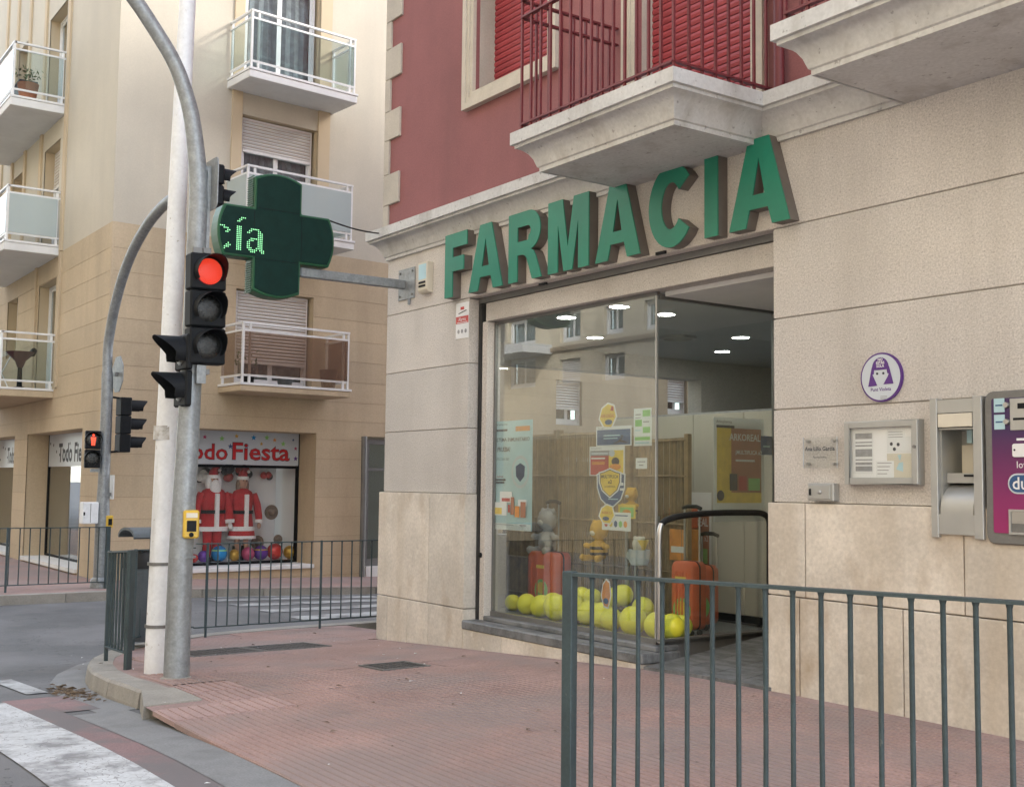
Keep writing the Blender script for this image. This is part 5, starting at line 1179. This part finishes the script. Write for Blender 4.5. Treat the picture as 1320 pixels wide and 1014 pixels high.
p.poly([(lerp(.5,a,.88), lerp(.5,b,.90)) for a, b in SH],'ink').poly([(lerp(.5,a,.82), lerp(.5,b,.85)) for a, b in SH],'yellowprint').text('MULTIPLICA', .13,.87,.66,.11, bold=.02).text('x2', .42,.60,.48,.13, bold=.02).text('LA DEFENSA', .28,.74,.35,.07)
p = Poster('window_sticker', 'small yellow sticker under the blue shield on the shop glass', 'sticker', 771.5, 649, 793, 675.5, YI, m='paper', shape=HEX)
p.poly([(lerp(.5,a,.86), lerp(.48,b,.88)) for a, b in HEX],'yellowprint').text('ARKO', .2,.8,.5,.14,'redprint').oval(.45,.28,.2,.10,'navy')
p = Poster('window_card', 'small white card with figures at the bottom of the window cluster', 'poster', 776, 660, 813, 683.5, YI+.008, m='paper')
p.rect(.36,.80,.90,.86,'navy')
for k in range(5): p.oval(.15+.17*k, .36, .06, .18, ('redprint','yellowprint','navy','greenprint','orangeprint')[k])
p = Poster('window_card', 'yellow fruit leaflet behind the small white card', 'poster', 797, 650, 819, 668, YI+.03, m='yellowprint'); p.rect(.1,.1,.9,.8,'greenprint').oval(.5,.4,.25,.25,'orangeprint')
p = Poster('opening_hours_sheet', 'white and green opening hours sheet beside the glass corner', 'poster', 817, 526, 840, 574.5, YI, m='paper')
p.rect(.50,.78,.92,.95,'greenprint').rect(.08,.52,.46,.70,'greenprint').rect(.52,.34,.92,.50,'greenprint').rect(.08,.15,.92,.24,'greenprint').rect(.1,.82,.4,.85,'greyprint').rect(.1,.74,.4,.76,'greyprint').rect(.55,.62,.88,.65,'greyprint').rect(.1,.40,.42,.43,'bluep').rect(.1,.06,.9,.10,'bluep')
p = Poster('notice_card', 'small white notice on the dark cabinet behind the shop glass', 'poster', 819.5, 590, 834, 604, YI+.02, m='paper'); p.rect(.15,.60,.85,.70,'greyprint').rect(.3,.28,.7,.38,'greyprint')
p = Poster('window_sticker', 'yellow bottle shaped sticker low on the glass among the balloons', 'sticker', 774.5, 745, 788, 784, YI, m='paper', shape=HEX); p.poly([(lerp(.5,a,.82), lerp(.48,b,.88)) for a, b in HEX],'orangeprint').oval(.5,.25,.25,.10,'navy')
# posters on the return pane
p = Poster('large_poster', 'large brown and yellow poster headed ARKOREAL on the entrance glass', 'poster', 920, 539, 985, 672, X=XR-.02, m='paper')
p.rect(.06,.18,.94,.90,'terracotta').rect(.06,.18,.34,.90,'yellowprint').rect(.06,.18,.94,.28,'yellowprint').text('Arkopharma', .05,.35,.94,.035).rect(.05,.90,.40,.925,'ink').text('ARKOREAL', .30,.92,.78,.07,'paper', bold=.02).text('¡MULTIPLICA x2', .42,.95,.64,.05,'paper', bold=.02).rect(.42,.58,.80,.60,'paper').rect(.30,.30,.45,.46,'ink').rect(.48,.30,.64,.44,'redprint').rect(.67,.30,.90,.42,'greenprint').oval(.12,.25,.07,.05,'ink').rect(.05,.06,.10,.09,'redprint').rect(.12,.065,.4,.085,'greyprint')
p = Poster('dark_card', 'dark blue card at the edge of the entrance glass', 'poster', 981, 562, 995, 586, X=XR-.018, m='navy'); p.rect(.2,.4,.8,.5,'bluep')
# cardboard boards standing behind the cases
for k, (a, b, c, d, Y) in enumerate(((862, 634, 917, 790, 1.25), (818, 634, 858, 760, 1.35))):
    p = Poster('display_board', ('printed cardboard display board behind the upright orange suitcase', 'printed cardboard display board behind the gift mug and plush toys')[k], 'display', a, b, c, d, Y, m='paper')
    p.rect(.05,.05,.95,.82,'terracotta').text('Arkopharma', .08,.5,.92,.04).rect(.08,.865,.5,.885,'ink').text('ARKOREAL', .30,.93,.72,.07,'paper', bold=.02).text('MULTIPLICA x2', .35,.93,.60,.05,'paper').rect(.08,.10,.50,.60,'orangeprint').rect(.55,.12,.75,.40,'redprint').rect(.60,.42,.92,.54,'greenprint').rect(.78,.14,.92,.38,'yellowprint')
    with frame(Matrix.Identity(4)): obj('prop', MB().box(p.a0+.05, p.a0+.09, p.y+.003, p.y+.15, p.z0, p.z0+.2), K['cane'], p.t)
# product cartons stacked by the case
for k, (a, b, c, d, Y, m1) in enumerate(((863, 682, 885, 722, .95, 'orangeprint'), (855, 690, 864, 728, 1.0, 'redprint'), (862, 655, 884, 680, 1.0, 'orange'))):
    x0, x1, z0, z1 = rectY(a, b, c, d, Y)
    t = thing('product_carton', ((x0+x1)/2, Y, z0), ('orange printed carton with a white label on top of the case', 'narrow red carton beside the orange cartons', 'plain orange carton topmost on the carton stack')[k], 'carton')
    obj('box', MB().box(x0, x1, Y, Y+.14, z0, z1), K[m1], t, bevel=.002); obj('label', MB().box(x0+.02, x1-.02, Y-.002, Y-.0002, z0+.25*(z1-z0), z0+.45*(z1-z0)), K['paper'], t)
# rigid cases
def suitcase(label, px0, py0, px1, py1, Y, dep, handle_py):
    x0, x1, z0, z1 = rectY(px0, py0, px1, py1, Y); z0 = max(z0, ZF+.0)
    t = thing('suitcase', ((x0+x1)/2, Y, ZF), label, 'suitcase'); zb = ZF+.045
    obj('shell', MB().prism(rrect(x0, x1, zb, z1, .06), Y, Y+dep, 'Y'), K['orange'], t, bevel=.018, smooth=50)
    for k in range(4):
        x = lerp(x0+.07, x1-.07, k/3); obj('rib', MB().box(x-.008, x+.008, Y-.006, Y+.001, zb+.08, z1-.08), K['orange'], t)
    obj('zip_band', MB().prism(rrect(x0-.004, x1+.004, zb-.004, z1+.004, .063), Y+dep*.46, Y+dep*.54, 'Y'), K['blackrub'], t, smooth=50)
    for x in (x0+.05, x1-.05):
        for y in (Y+.04, Y+dep-.04): obj('wheel', MB().lathe([(0,-.012),(.022,-.012),(.024,0),(.022,.012),(0,.012)], (x,y,ZF+.024), 12, 'X'), K['blackrub'], t)
    zh = onY((px0+px1)/2, handle_py, Y).z; h = MB(); mx = (x0+x1)/2
    h.tube([(mx-.085,Y+dep*.7,z1-.02),(mx-.085,Y+dep*.7,zh)], .008, 8).tube([(mx+.085,Y+dep*.7,z1-.02),(mx+.085,Y+dep*.7,zh)], .008, 8)
    obj('handle_tubes', h, K['chrome'], t); obj('grip', MB().tube([(mx-.10,Y+dep*.7,zh),(mx-.05,Y+dep*.7,zh+.015),(mx+.05,Y+dep*.7,zh+.015),(mx+.10,Y+dep*.7,zh)], .016, 8), K['black'], t, smooth=50)
    obj('sticker', MB().lathe([(0,Y-.002),(.10,Y-.002),(.10,Y-.0005)], (mx+.01,0,zb+.15), 20, 'Y'), K['greenprint'], t); obj('sticker', MB().lathe([(0,Y-.0035),(.055,Y-.0035),(.055,Y-.0022)], (mx+.01,0,zb+.17), 16, 'Y'), K['yellowprint'], t)
    obj('badge', MB().box(mx-.06, mx+.06, Y-.0085, Y-.0062, z1-.15, z1-.12), K['yellowprint'], t)
suitcase('orange hard shell suitcase with raised handle in front of the cane screen', 679, 711, 715, 800, .70, .20, 648)
suitcase('upright orange hard shell suitcase beside the entrance glass', 864, 723, 892, 810, .64, .17, 655)
suitcase('second orange suitcase half hidden behind the upright one', 894, 728, 911, 803, 1.0, .15, 690)
# yellow balloons along the window foot
BL = [(661,773,10.5,.52),(679,777,13.5,.46),(697,777,14.5,.44),(713,770,15,.60),(717,781,17,.42),(739,778,17,.50),(750,768,12,.72),(759,783,16,.46),(776,790,17,.40),(790,770,13,.66),(803,767,14,.62),(788,795,15,.36),(816,795,19,.34),(829,784,15,.60),(848,804,18,.34),(866,801,17,.42),(878,802,15,.55),(735,790,14,.38),(764,770,12,.75)]
for i, (px, py, r, Y) in enumerate(BL):
    q = onY(px, py, Y); rr = .97*r*(q-CAM).dot(FWD)/F_PX; z = ZF+rr*.96 if q.z-rr < ZF+.06 else q.z
    mb = MB(); n = 16
    mb.lathe([(0,-rr)]+[(rr*sin(pi*k/12)*(1-.06*cos(pi*k/12)), -rr*1.04*cos(pi*k/12)) for k in range(1, 12)]+[(0,rr*1.04)], (0,0,0), n)
    t = thing('balloon', (q.x, Y, z-rr), 'round yellow balloon in the row along the foot of the shop window', 'balloon', 'yellow balloons along the shop window')
    with frame(Matrix.Translation((q.x, Y, z)) @ Matrix.Rotation(i*1.3, 4, 'Z') @ Matrix.Rotation(.5+.4*sin(i), 4, 'X')): obj('skin', mb, K['yball'], t, smooth=80); obj('knot', MB().lathe([(.012,-rr*1.08),(.006,-rr*1.03),(.0,-rr*1.0)], (0,0,0), 8), K['yball'], t)
# folding cane screen behind the display
CS = thing('cane_screen', (-8.4, .95, ZF), 'folding screen of thin upright canes behind the window display', 'screen')
cn = 0
def cane_panel(p, q, z1, n):
    global cn
    for i in range(n):
        t = (i+.5)/n; x, y = lerp(p[0], q[0], t), lerp(p[1], q[1], t); r = random.uniform(.008, .012)
        obj('cane', MB().tube([(x, y, ZF+.06), (x+random.uniform(-.004,.004), y, z1-.03)], r, 6, cap=False), K['cane'], CS)
    for z in (ZF+.10, ZF+.45, ZF+.85, ZF+1.25, z1-.05): obj('cross_cane', MB().tube([(p[0], p[1]-.02, z), (q[0], q[1]-.02, z)], .009, 6), K['cane'], CS)
    for e in (p, q): obj('frame_post', MB().box(e[0]-.022, e[0]+.022, e[1]-.022, e[1]+.022, ZF, z1), K['cane'], CS)
cane_panel((-9.75,1.05), (-8.80,.92), 1.80, 34); cane_panel((-8.72,.90), (-7.86,1.02), 1.80, 32); cane_panel((-7.80,1.05), (-7.05,.95), 1.72, 26)
# cabinet, shelf, plush toys, mug
CBN = thing('counter_cabinet', (-7.6, 1.62, ZF), 'tall beige panelled cabinet inside the shop entrance', 'cabinet')
for k in range(5): obj('door_panel', MB().box(-8.9+k*.62, -8.285+k*.62, 1.60, 1.625, ZF+.08, 1.93), K['beige'], CBN, bevel=.004)
obj('carcass', MB().box(-8.9, -5.8, 1.626, 2.2, ZF, 1.95), K['greyprint'], CBN); obj('skirting', MB().box(-8.9, -5.8, 1.60, 1.625, ZF, ZF+.075), K['black'], CBN)
CO = thing('sales_counter', (-7.2, 3.3, ZF), 'pale counter deep inside the shop', 'counter'); obj('front', MB().box(-9.4, -6.4, 3.3, 3.34, ZF, 1.15), K['beige'], CO); obj('top', MB().box(-9.45, -6.35, 3.25, 3.9, 1.15, 1.19), K['paper'], CO)
MR = thing('entrance_mat_rail', (XR+.07, .3, ZF), 'bent chrome and black guard rail at the shop entrance', 'rail')
XRR = XR+.055
rp = [onX(px, py, XRR) for px, py in ((850.5,828),(850,760),(850,700),(850.5,684),(853,675),(860,669.5),(880,664.5),(920,661),(960,660.5),(980,661),(987,664),(990.5,672),(991,690),(991,750),(991,815))]
obj('front_leg', MB().tube(smooth_path(rp[:5], 3), .021, 10), K['chrome'], MR, smooth=60); obj('rail', MB().tube(smooth_path(rp[4:11], 3), .024, 10), K['blackrub'], MR, smooth=60); obj('rear_leg', MB().tube(smooth_path(rp[10:], 3), .018, 10), K['blackrub'], MR, smooth=60)
obj('floor_plate', MB().box(XRR-.03, XRR+.03, rp[0].y-.03, rp[-1].y+.03, .135, .15), K['steelgrey'], MR)
def plush(label, px, py, hpx, Y, m='plush'):
    q = onY(px, py, Y); s = hpx*(q-CAM).dot(FWD)/F_PX          # overall height
    t = thing('plush_toy', (q.x, Y, q.z), label, 'toy')
    with frame(Matrix.Translation((q.x, Y, q.z))):
        bd = MB().lathe([(0,.02*s),(.17*s,.06*s),(.22*s,.20*s),(.20*s,.36*s),(.12*s,.48*s),(.10*s,.52*s),(.20*s,.60*s),(.24*s,.74*s),(.20*s,.90*s),(.10*s,.98*s),(0,1.0*s)], (0,0,0), 16)
        for sx in (-1, 1):
            bd.tube([(sx*.15*s,0,.40*s),(sx*.30*s,-.05*s,.34*s),(sx*.42*s,-.10*s,.36*s),(sx*.46*s,-.11*s,.37*s)], [.07*s,.065*s,.07*s,.03*s], 10)
            bd.tube([(sx*.12*s,-.02*s,.10*s),(sx*.24*s,-.20*s,.06*s),(sx*.30*s,-.30*s,.07*s),(sx*.31*s,-.35*s,.08*s)], [.08*s,.075*s,.09*s,.04*s], 10)
            bd.ball((sx*.19*s,0,.93*s), .07*s, .04*s, .07*s, 10, 6)
        obj('body', bd, K[m], t, smooth=80)
        for z in (.17, .31) if m == 'plush' else (): obj('stripe', MB().lathe([(.222*s,z*s-.035*s),(.232*s,z*s),(.222*s,z*s+.035*s)], (0,0,0), 16), K['black'], t, smooth=60)
        obj('muzzle', MB().ball((0,-.20*s,.68*s), .09*s, .07*s, .07*s, 10, 6), K['ivory'], t, smooth=80)
def onshelf(x0, x1, Y, z, lab):
    t = thing('glass_shelf', ((x0+x1)/2, Y, z), lab, 'shelf'); obj('plate', MB().box(x0, x1, Y-.12, Y+.12, z-.012, z-.001), K['acrylic'], t); obj('bracket', MB().box(x0, x0+.02, Y+.121, Y+.14, ZF, z).box(x1-.02, x1, Y+.121, Y+.14, ZF, z), K['alu'], t)
q1 = onY(772, 722, .62); onshelf(q1.x-.25, q1.x+.25, .62, q1.z, 'clear shelf under the seated plush toy'); plush('seated striped yellow plush toy in the middle of the window', 772, 722, 52, .62)
q2 = onY(824, 727, .62); onshelf(q2.x-.2, q2.x+.12, .62, q2.z, 'clear shelf under the gift mug')
MG = thing('gift_mug', (q2.x, .62, q2.z), 'pale printed mug filled with a small plush toy', 'mug')
with frame(Matrix.Translation((q2.x, .62, q2.z))):
    obj('cup', MB().lathe([(.0,.0),(.07,0),(.085,.03),(.09,.12),(.083,.12),(.078,.03),(0,.012)], (0,0,0), 20), K['plaque'], MG, smooth=40); obj('handle', MB().tube([(-.085+(-.06)*sin(a), 0, .065+.04*cos(a)) for a in [pi*k/8 for k in range(9)]], .011, 8), K['plaque'], MG, smooth=50)
    obj('plush_head', MB().ball((.0,0,.16), .06, .06, .07, 14, 8).ball((-.05,0,.21), .02, .015, .02).ball((.05,0,.21), .02, .015, .02), K['ivory'], MG, smooth=80); obj('paper_cone', MB().lathe([(.0,.08),(.05,.2)], (.045,0,0), 12), K['yellowprint'], MG)
q3 = onY(812, 664, .72); onshelf(q3.x-.2, q3.x+.22, .72, q3.z, 'clear shelf under the brown plush toy'); plush('small brownish plush toy behind the shield stickers', 814, 664, 36, .72)
plush('pale grey plush toy sitting on top of the orange suitcase', 706, 712.5, 58, .84, 'plushgrey')
# ------------------------------------------------------------------ party shop window across the side street
def vL(px, py, off=0):
    q = onP(px, py, (0,-1,0), PC+Vector((0,-off,0))); return q.x-PC.x, q.z
with frame(FRR):
    SB = thing('shop_sign', (2.7, .6, 1.55), 'white shop sign reading Todo Fiesta in red letters among coloured stars', 'sign')
    obj('board', MB().box(1.3, 3.98, .58, .594, 1.575, 2.19), K['plaque'], SB)
    def su(px): return uR(px, 580, -.58)[0]
    def sz(py): return uR(320, py, -.58)[1]
    def szat(px, py): return uR(px, py, -.58)[1]
    def fancy(s, pa, pb, zlo, h): obj('lettering', fit_text(s, su(pa), su(pb), zlo, h, .576, .01), K['santared'], SB); obj('lettering', fit_text(s, su(pa)-.012, su(pb)+.012, zlo-.012, h+.024, .5775, .025), K['ink'], SB)
    fancy('Todo', 228, 293, szat(276, 592), .28); fancy('Fiesta', 300, 373, szat(340, 593), .31)
    r = random.Random(4); cols = ['redball','blueball','greenprint','gold','purpleball','orangeprint','pinkball']
    def star(u, z, R, m):
        pts = [(u+(R if k % 2 == 0 else R*.45)*cos(pi/2+k*pi/5+r.uniform(-.1,.1)), z+(R if k % 2 == 0 else R*.45)*sin(pi/2+k*pi/5)) for k in range(10)]; obj('star', shift(curve_mb([pts], .002), 0, .5765, 0), K[m], SB)
    for px, py, R, m in ((264,563,.045,'pinkball'),(286,565,.055,'greenprint'),(305,562,.045,'gold'),(297,575,.055,'navy'),(327,564,.055,'blueball'),(344,564,.055,'greenprint'),(337,572,.04,'gold'),(354,567,.045,'orangeprint'),(365,572,.055,'greenprint'),(318,575,.045,'navy'),(378,567,.03,'navy'),(381,578,.04,'pinkball'),(381,591,.05,'purpleball'),(248,570,.05,'blueball'),(236,563,.04,'gold')): star(uR(px, py, -.58)[0], uR(px, py, -.58)[1], R, m)
    # shiny balls on the display floor
    for i, (px, py, rp_, m) in enumerate(((250,722,5.5,'redball'),(262,722,7.5,'purpleball'),(282.4,718,10.3,'blueball'),(302,720,7.5,'gold'),(319.7,718,8.8,'pinkball'),(336,716,9.5,'purpleball'),(354,717,10.4,'redball'),(373.5,717,8.7,'gold'))):
        u, z = uR(px, py, -.75); dd = (onP(px, py, NU, PC-NU*.75)-CAM).dot(FWD); rr = rp_*dd/F_PX; zc = -.198+rr
        t = thing('party_ball', (u, .75, -.2), ('red', 'small violet', 'large sky blue', 'golden', 'pink', 'tall violet', 'large bright red', 'orange gold')[i]+' shiny balloon ball on the party shop display floor', 'balloon')
        obj('skin', MB().lathe([(rr*sin(pi*k/14), -rr*cos(pi*k/14)) for k in range(15)], (u,.75,zc), 20), K[m], t, smooth=80)
        obj('band', MB().lathe([(rr*.97*sin(a)+.004, -rr*cos(a)) for a in (1.9, 2.0, 2.1)], (u,.75,zc), 20), K['gold'] if i % 2 else K['greenprint'], t) if i in (2, 5) else None
    # straw hats on the back board
    for i, (px, py, rp_) in enumerate(((328,643,5.5),(351,660,9.5),(333,699,9),(359.5,695,6.2))):
        q = onP(px, py, NU, PC-NU*1.15); u, z = (q-PC).dot(EU), q.z; rr = rp_*(q-CAM).dot(FWD)/F_PX
        t = thing('straw_hat', (u, 1.17, z), ('small straw hat highest on the party shop back wall', 'large straw hat in the middle of the party shop back wall', 'wide straw hat low beside the red costume', 'little straw hat low near the end of the back wall')[i], 'hat')
        obj('brim', MB().lathe([(0,1.195),(rr,1.195),(rr*1.0,1.18),(rr*.5,1.175)], (u,0,z), 20, 'Y'), K['wicker'], t, smooth=50); obj('crown', MB().lathe([(rr*.52,1.18),(rr*.46,1.10),(rr*.25,1.07),(0,1.065)], (u,0,z), 18, 'Y'), K['wicker'], t, smooth=60)
    # bunch of balloons under the sign
    BG = thing('balloon_garland', (2.9, 1.2, 1.2), 'garland of red white and black balloons above the costumed figures', 'balloons')
    r = random.Random(8)
    for i in range(20):
        u = lerp(2.2, 3.75, r.random()); z = 1.48-.10*abs(u-2.95)+r.uniform(-.16, .08); rr = r.uniform(.06, .11); obj('balloon', MB().lathe([(rr*sin(pi*k/9), -rr*cos(pi*k/9)) for k in range(10)], (u, 1.08+r.uniform(-.05,.05), z), 14), K[('redball','fur','black','redball','blackrub')[i % 5]], BG, smooth=80)
    # costumed shop figures
    def costume(u, y, h, label, beard, skirt):
        t = thing('costumed_figure', (u, y, -.2), label, 'mannequin'); s = h/1.75
        with frame(Matrix.Translation((u, y, -.2)) @ Matrix.Scale(s, 4)):
            def ell(prof, kx, ky, n=20):
                mb = MB().lathe(prof, (0,0,0), n); mb.v = [(v[0]*kx, v[1]*ky, v[2]) for v in mb.v]; return mb
            legs = MB()
            for sx in (-1, 1): legs.tube([(sx*.10,0,.08),(sx*.10,-.01,.42),(sx*.11,0,.82)], [.075,.09,.11] if not skirt else [.05,.055,.075], 12)
            obj('legs', legs, K['santared'] if not skirt else K['skin'], t, smooth=60)
            for sx in (-1, 1): obj('boot', MB().tube([(sx*.10,.03,.0),(sx*.10,.03,.30)], [.085,.075], 12).ball((sx*.10,-.07,.05), .065, .13, .06), K['black'], t, smooth=60)
            coat = ell([(.30,.62),(.285,.70),(.25,.95),(.235,1.02),(.27,1.20),(.285,1.32),(.22,1.42),(.10,1.48)], 1 if not skirt else .86, .66)
            for sx in (-1, 1): coat.tube([(sx*.24,0,1.36),(sx*.33,-.01,1.15),(sx*.36,-.04,.92),(sx*.36,-.06,.80)], [.085,.08,.075,.07], 12)
            obj('coat', coat, K['santared'], t, smooth=60)
            if skirt: obj('skirt', ell([(.33,.46),(.30,.60),(.24,.72)], .9, .7), K['santared'], t, smooth=60); obj('skirt_trim', ell([(.325,.45),(.345,.45),(.345,.51),(.32,.51)], .9, .7), K['fur'], t)
            obj('hem', ell([(.295,.61),(.32,.61),(.32,.70),(.285,.70)], 1 if not skirt else .86, .68), K['fur'], t, smooth=50)
            obj('front_trim', MB().box(-.045, .045, -.225, -.165, .68, 1.36), K['fur'], t, bevel=.01)
            obj('belt', ell([(.242,.96),(.262,.96),(.262,1.03),(.242,1.03)], 1.0 if not skirt else .88, .80), K['black'], t)
            for sx in (-1, 1): obj('cuff', MB().tube([(sx*.36,-.06,.84),(sx*.36,-.065,.77)], .085, 12), K['fur'], t, smooth=50); obj('hand', MB().ball((sx*.36,-.07,.71), .045, .035, .065), K['fur'] if beard else K['skin'], t, smooth=80)
            for sx in (-1, 1): obj('eye', MB().ball((sx*.036,-.092,1.645), .012), K['black'], t)
            obj('nose', MB().ball((0,-.105,1.605), .018, .02, .022), K['skin'], t)
            obj('head', MB().lathe([(.06,1.44),(.065,1.50),(.085,1.54),(.10,1.62),(.095,1.70),(.06,1.76),(0,1.77)], (0,0,0), 16), K['skin'], t, smooth=70)
            if beard:
                bm_ = MB().ball((0,-.10,1.44), .12, .07, .20)
                for sx in (-1, 0, 1): bm_.ball((sx*.06,-.11,1.30-.02*abs(sx)), .06, .05, .12)
                bm_.ball((0,-.115,1.57), .07, .03, .025); bm_.ball((-.11,.0,1.56), .06, .09, .14).ball((.11,.0,1.56), .06, .09, .14)
                obj('beard', bm_, K['fur'], t, smooth=80)
            else: obj('hair', MB().ball((-.09,.02,1.52), .05, .07, .16).ball((.09,.02,1.52), .05, .07, .16), K['wicker'], t, smooth=80)
            obj('hat', MB().tube([(0,.01,1.68),(.01,.02,1.80),(.05,.03,1.88),(.11,.03,1.86)], [.105,.085,.05,.02], 14), K['santared'], t, smooth=70); obj('hat_band', MB().lathe([(.10,1.66),(.122,1.66),(.122,1.73),(.10,1.73)], (0,.01,0), 18), K['fur'], t, smooth=50); obj('bobble', MB().ball((.14,.03,1.83), .035), K['fur'], t, smooth=80)
    costume(uR(274, 660, -.84)[0], .84, 1.60, 'life size dressed figure with long white beard and red suit in party shop', True, False)
    costume(uR(312, 660, -.88)[0], .88, 1.58, 'dressed shop figure in short red coat and skirt with white trim', False, True)
    # pots on the first floor balcony
    def pot(x, y, z, r, h, m, label, plant=0):
        t = thing('plant_pot', (x, y, z), label, 'plant'); obj('pot', MB().lathe([(0,0),(r*.7,0),(r,h),(r*.9,h),(r*.88,h*.8),(0,h*.8)], (x,y,z), 16), K[m], t, smooth=40)
        if plant:
            rr = random.Random(int(x*100)); mb = MB()
            for k in range(plant):
                a = rr.uniform(0, 6.28); l = rr.uniform(.12, .38); e = rr.uniform(.3, 1.4); c = Vector((x+cos(a)*l*cos(e), y+sin(a)*l*cos(e), z+h+l*sin(e))); d1 = Vector((rr.uniform(-1,1), rr.uniform(-1,1), rr.uniform(-.5,1))).normalized()*.05; d2 = d1.cross(Vector((rr.uniform(-1,1), rr.uniform(-1,1), 1))).normalized()*.02
                mb.add([c-d1, c+d2, c+d1, c-d2], [(0,1,2,3)])
            tag(obj('leaves', mb, K['leaf'], t), kind='stuff')
            obj('stem', MB().tube([(x,y,z+h*.7),(x+.02,y,z+h+.2)], .01, 6), K['cane'], t)
    pot(2.35, -.45, 2.975, .13, .28, 'black', 'small black pot with a sprig on the smoked glass balcony', 25); pot(3.05, -.5, 2.975, .17, .30, 'binmat', 'blue grey empty pot on the smoked glass balcony'); pot(3.95, -.5, 2.975, .17, .36, 'wicker', 'dark basket pot at the end of the smoked glass balcony')
with frame(FRL):
    def vlx(px): return vL(px, 575, -.42)[0]
    for k, (a, b, lab) in enumerate(((76, 101, 'dark lettering on the pale band of the side window next to the signal pole'), (10, 17, 'dark lettering on the pale band of the farther side window'))):
        tt = thing('window_lettering', (vlx((a+b)/2), .42, 1.55), lab, 'lettering')
        x0 = vlx(a); obj('letters', fit_text('Todo Fiesta', x0, x0+2.2 if k == 0 else x0+1.6, 1.60, .38, .423, .03), K['ink'], tt)
        r = random.Random(k)
        for i in range(7): u = (-5.3 if k == 0 else -10)+i*.25; z = r.uniform(1.65, 2.05); obj('star', MB().lathe([(0,.4225),(.035,.4225),(.035,.424)], (u,0,z), 5, 'Y'), K['ink'], tt)
    pot(-3.85, -.62, 8.54, .20, .36, 'terracotta', 'terracotta pot with green plant on the top balcony', 60)
    t = thing('planter_box', (-4.35, -.5, 8.54), 'dark square planter beside the terracotta pot', 'planter'); obj('box', MB().prism([(-4.66,8.54),(-4.12,8.54),(-4.08,9.02),(-4.70,9.02)], -.72, -.42, 'Y'), K['binmat'], t, bevel=.01); obj('rim', MB().box(-4.73, -4.05, -.74, -.40, 9.021, 9.045), K['binmat'], t)
    t = thing('bar_stool', (-4.05, -.5, 2.98), 'dark red moulded stool on the lowest side balcony', 'stool')
    obj('seat', MB().lathe([(.05,.42),(.10,.55),(.24,.68),(.27,.72),(.24,.72),(.08,.60),(0,.56)], (-4.05,-.5,2.98), 20), mat('maroon_plastic', (.09,.02,.025), .4, var=.1), t, smooth=60); obj('stem', MB().lathe([(.20,0),(.19,.02),(.05,.06),(.04,.43)], (-4.05,-.5,2.98), 16), K['black'], t, smooth=40); obj('backrest', MB().tube([(-3.95,-.30,3.66),(-4.05,-.26,3.74),(-4.2,-.30,3.68)], [.05,.06,.05], 8), K['black'], t, smooth=60)
    t = thing('clothes_airer', (-6.2, -.5, 2.98), 'thin metal clothes airer on the lowest side balcony', 'airer'); fr_ = MB()
    for x in (-6.7, -5.7): fr_.tube([(x,-.7,2.98),(x,-.3,3.85)], .012, 6).tube([(x,-.3,2.98),(x,-.7,3.85)], .012, 6)
    obj('frame', fr_, K['whitemetal'], t); rr_ = MB()
    for k in range(6): rr_.tube([(-6.7,-.7+k*.08,3.85),(-5.7,-.7+k*.08,3.85)], .006, 5)
    obj('lines', rr_, K['whitemetal'], t)
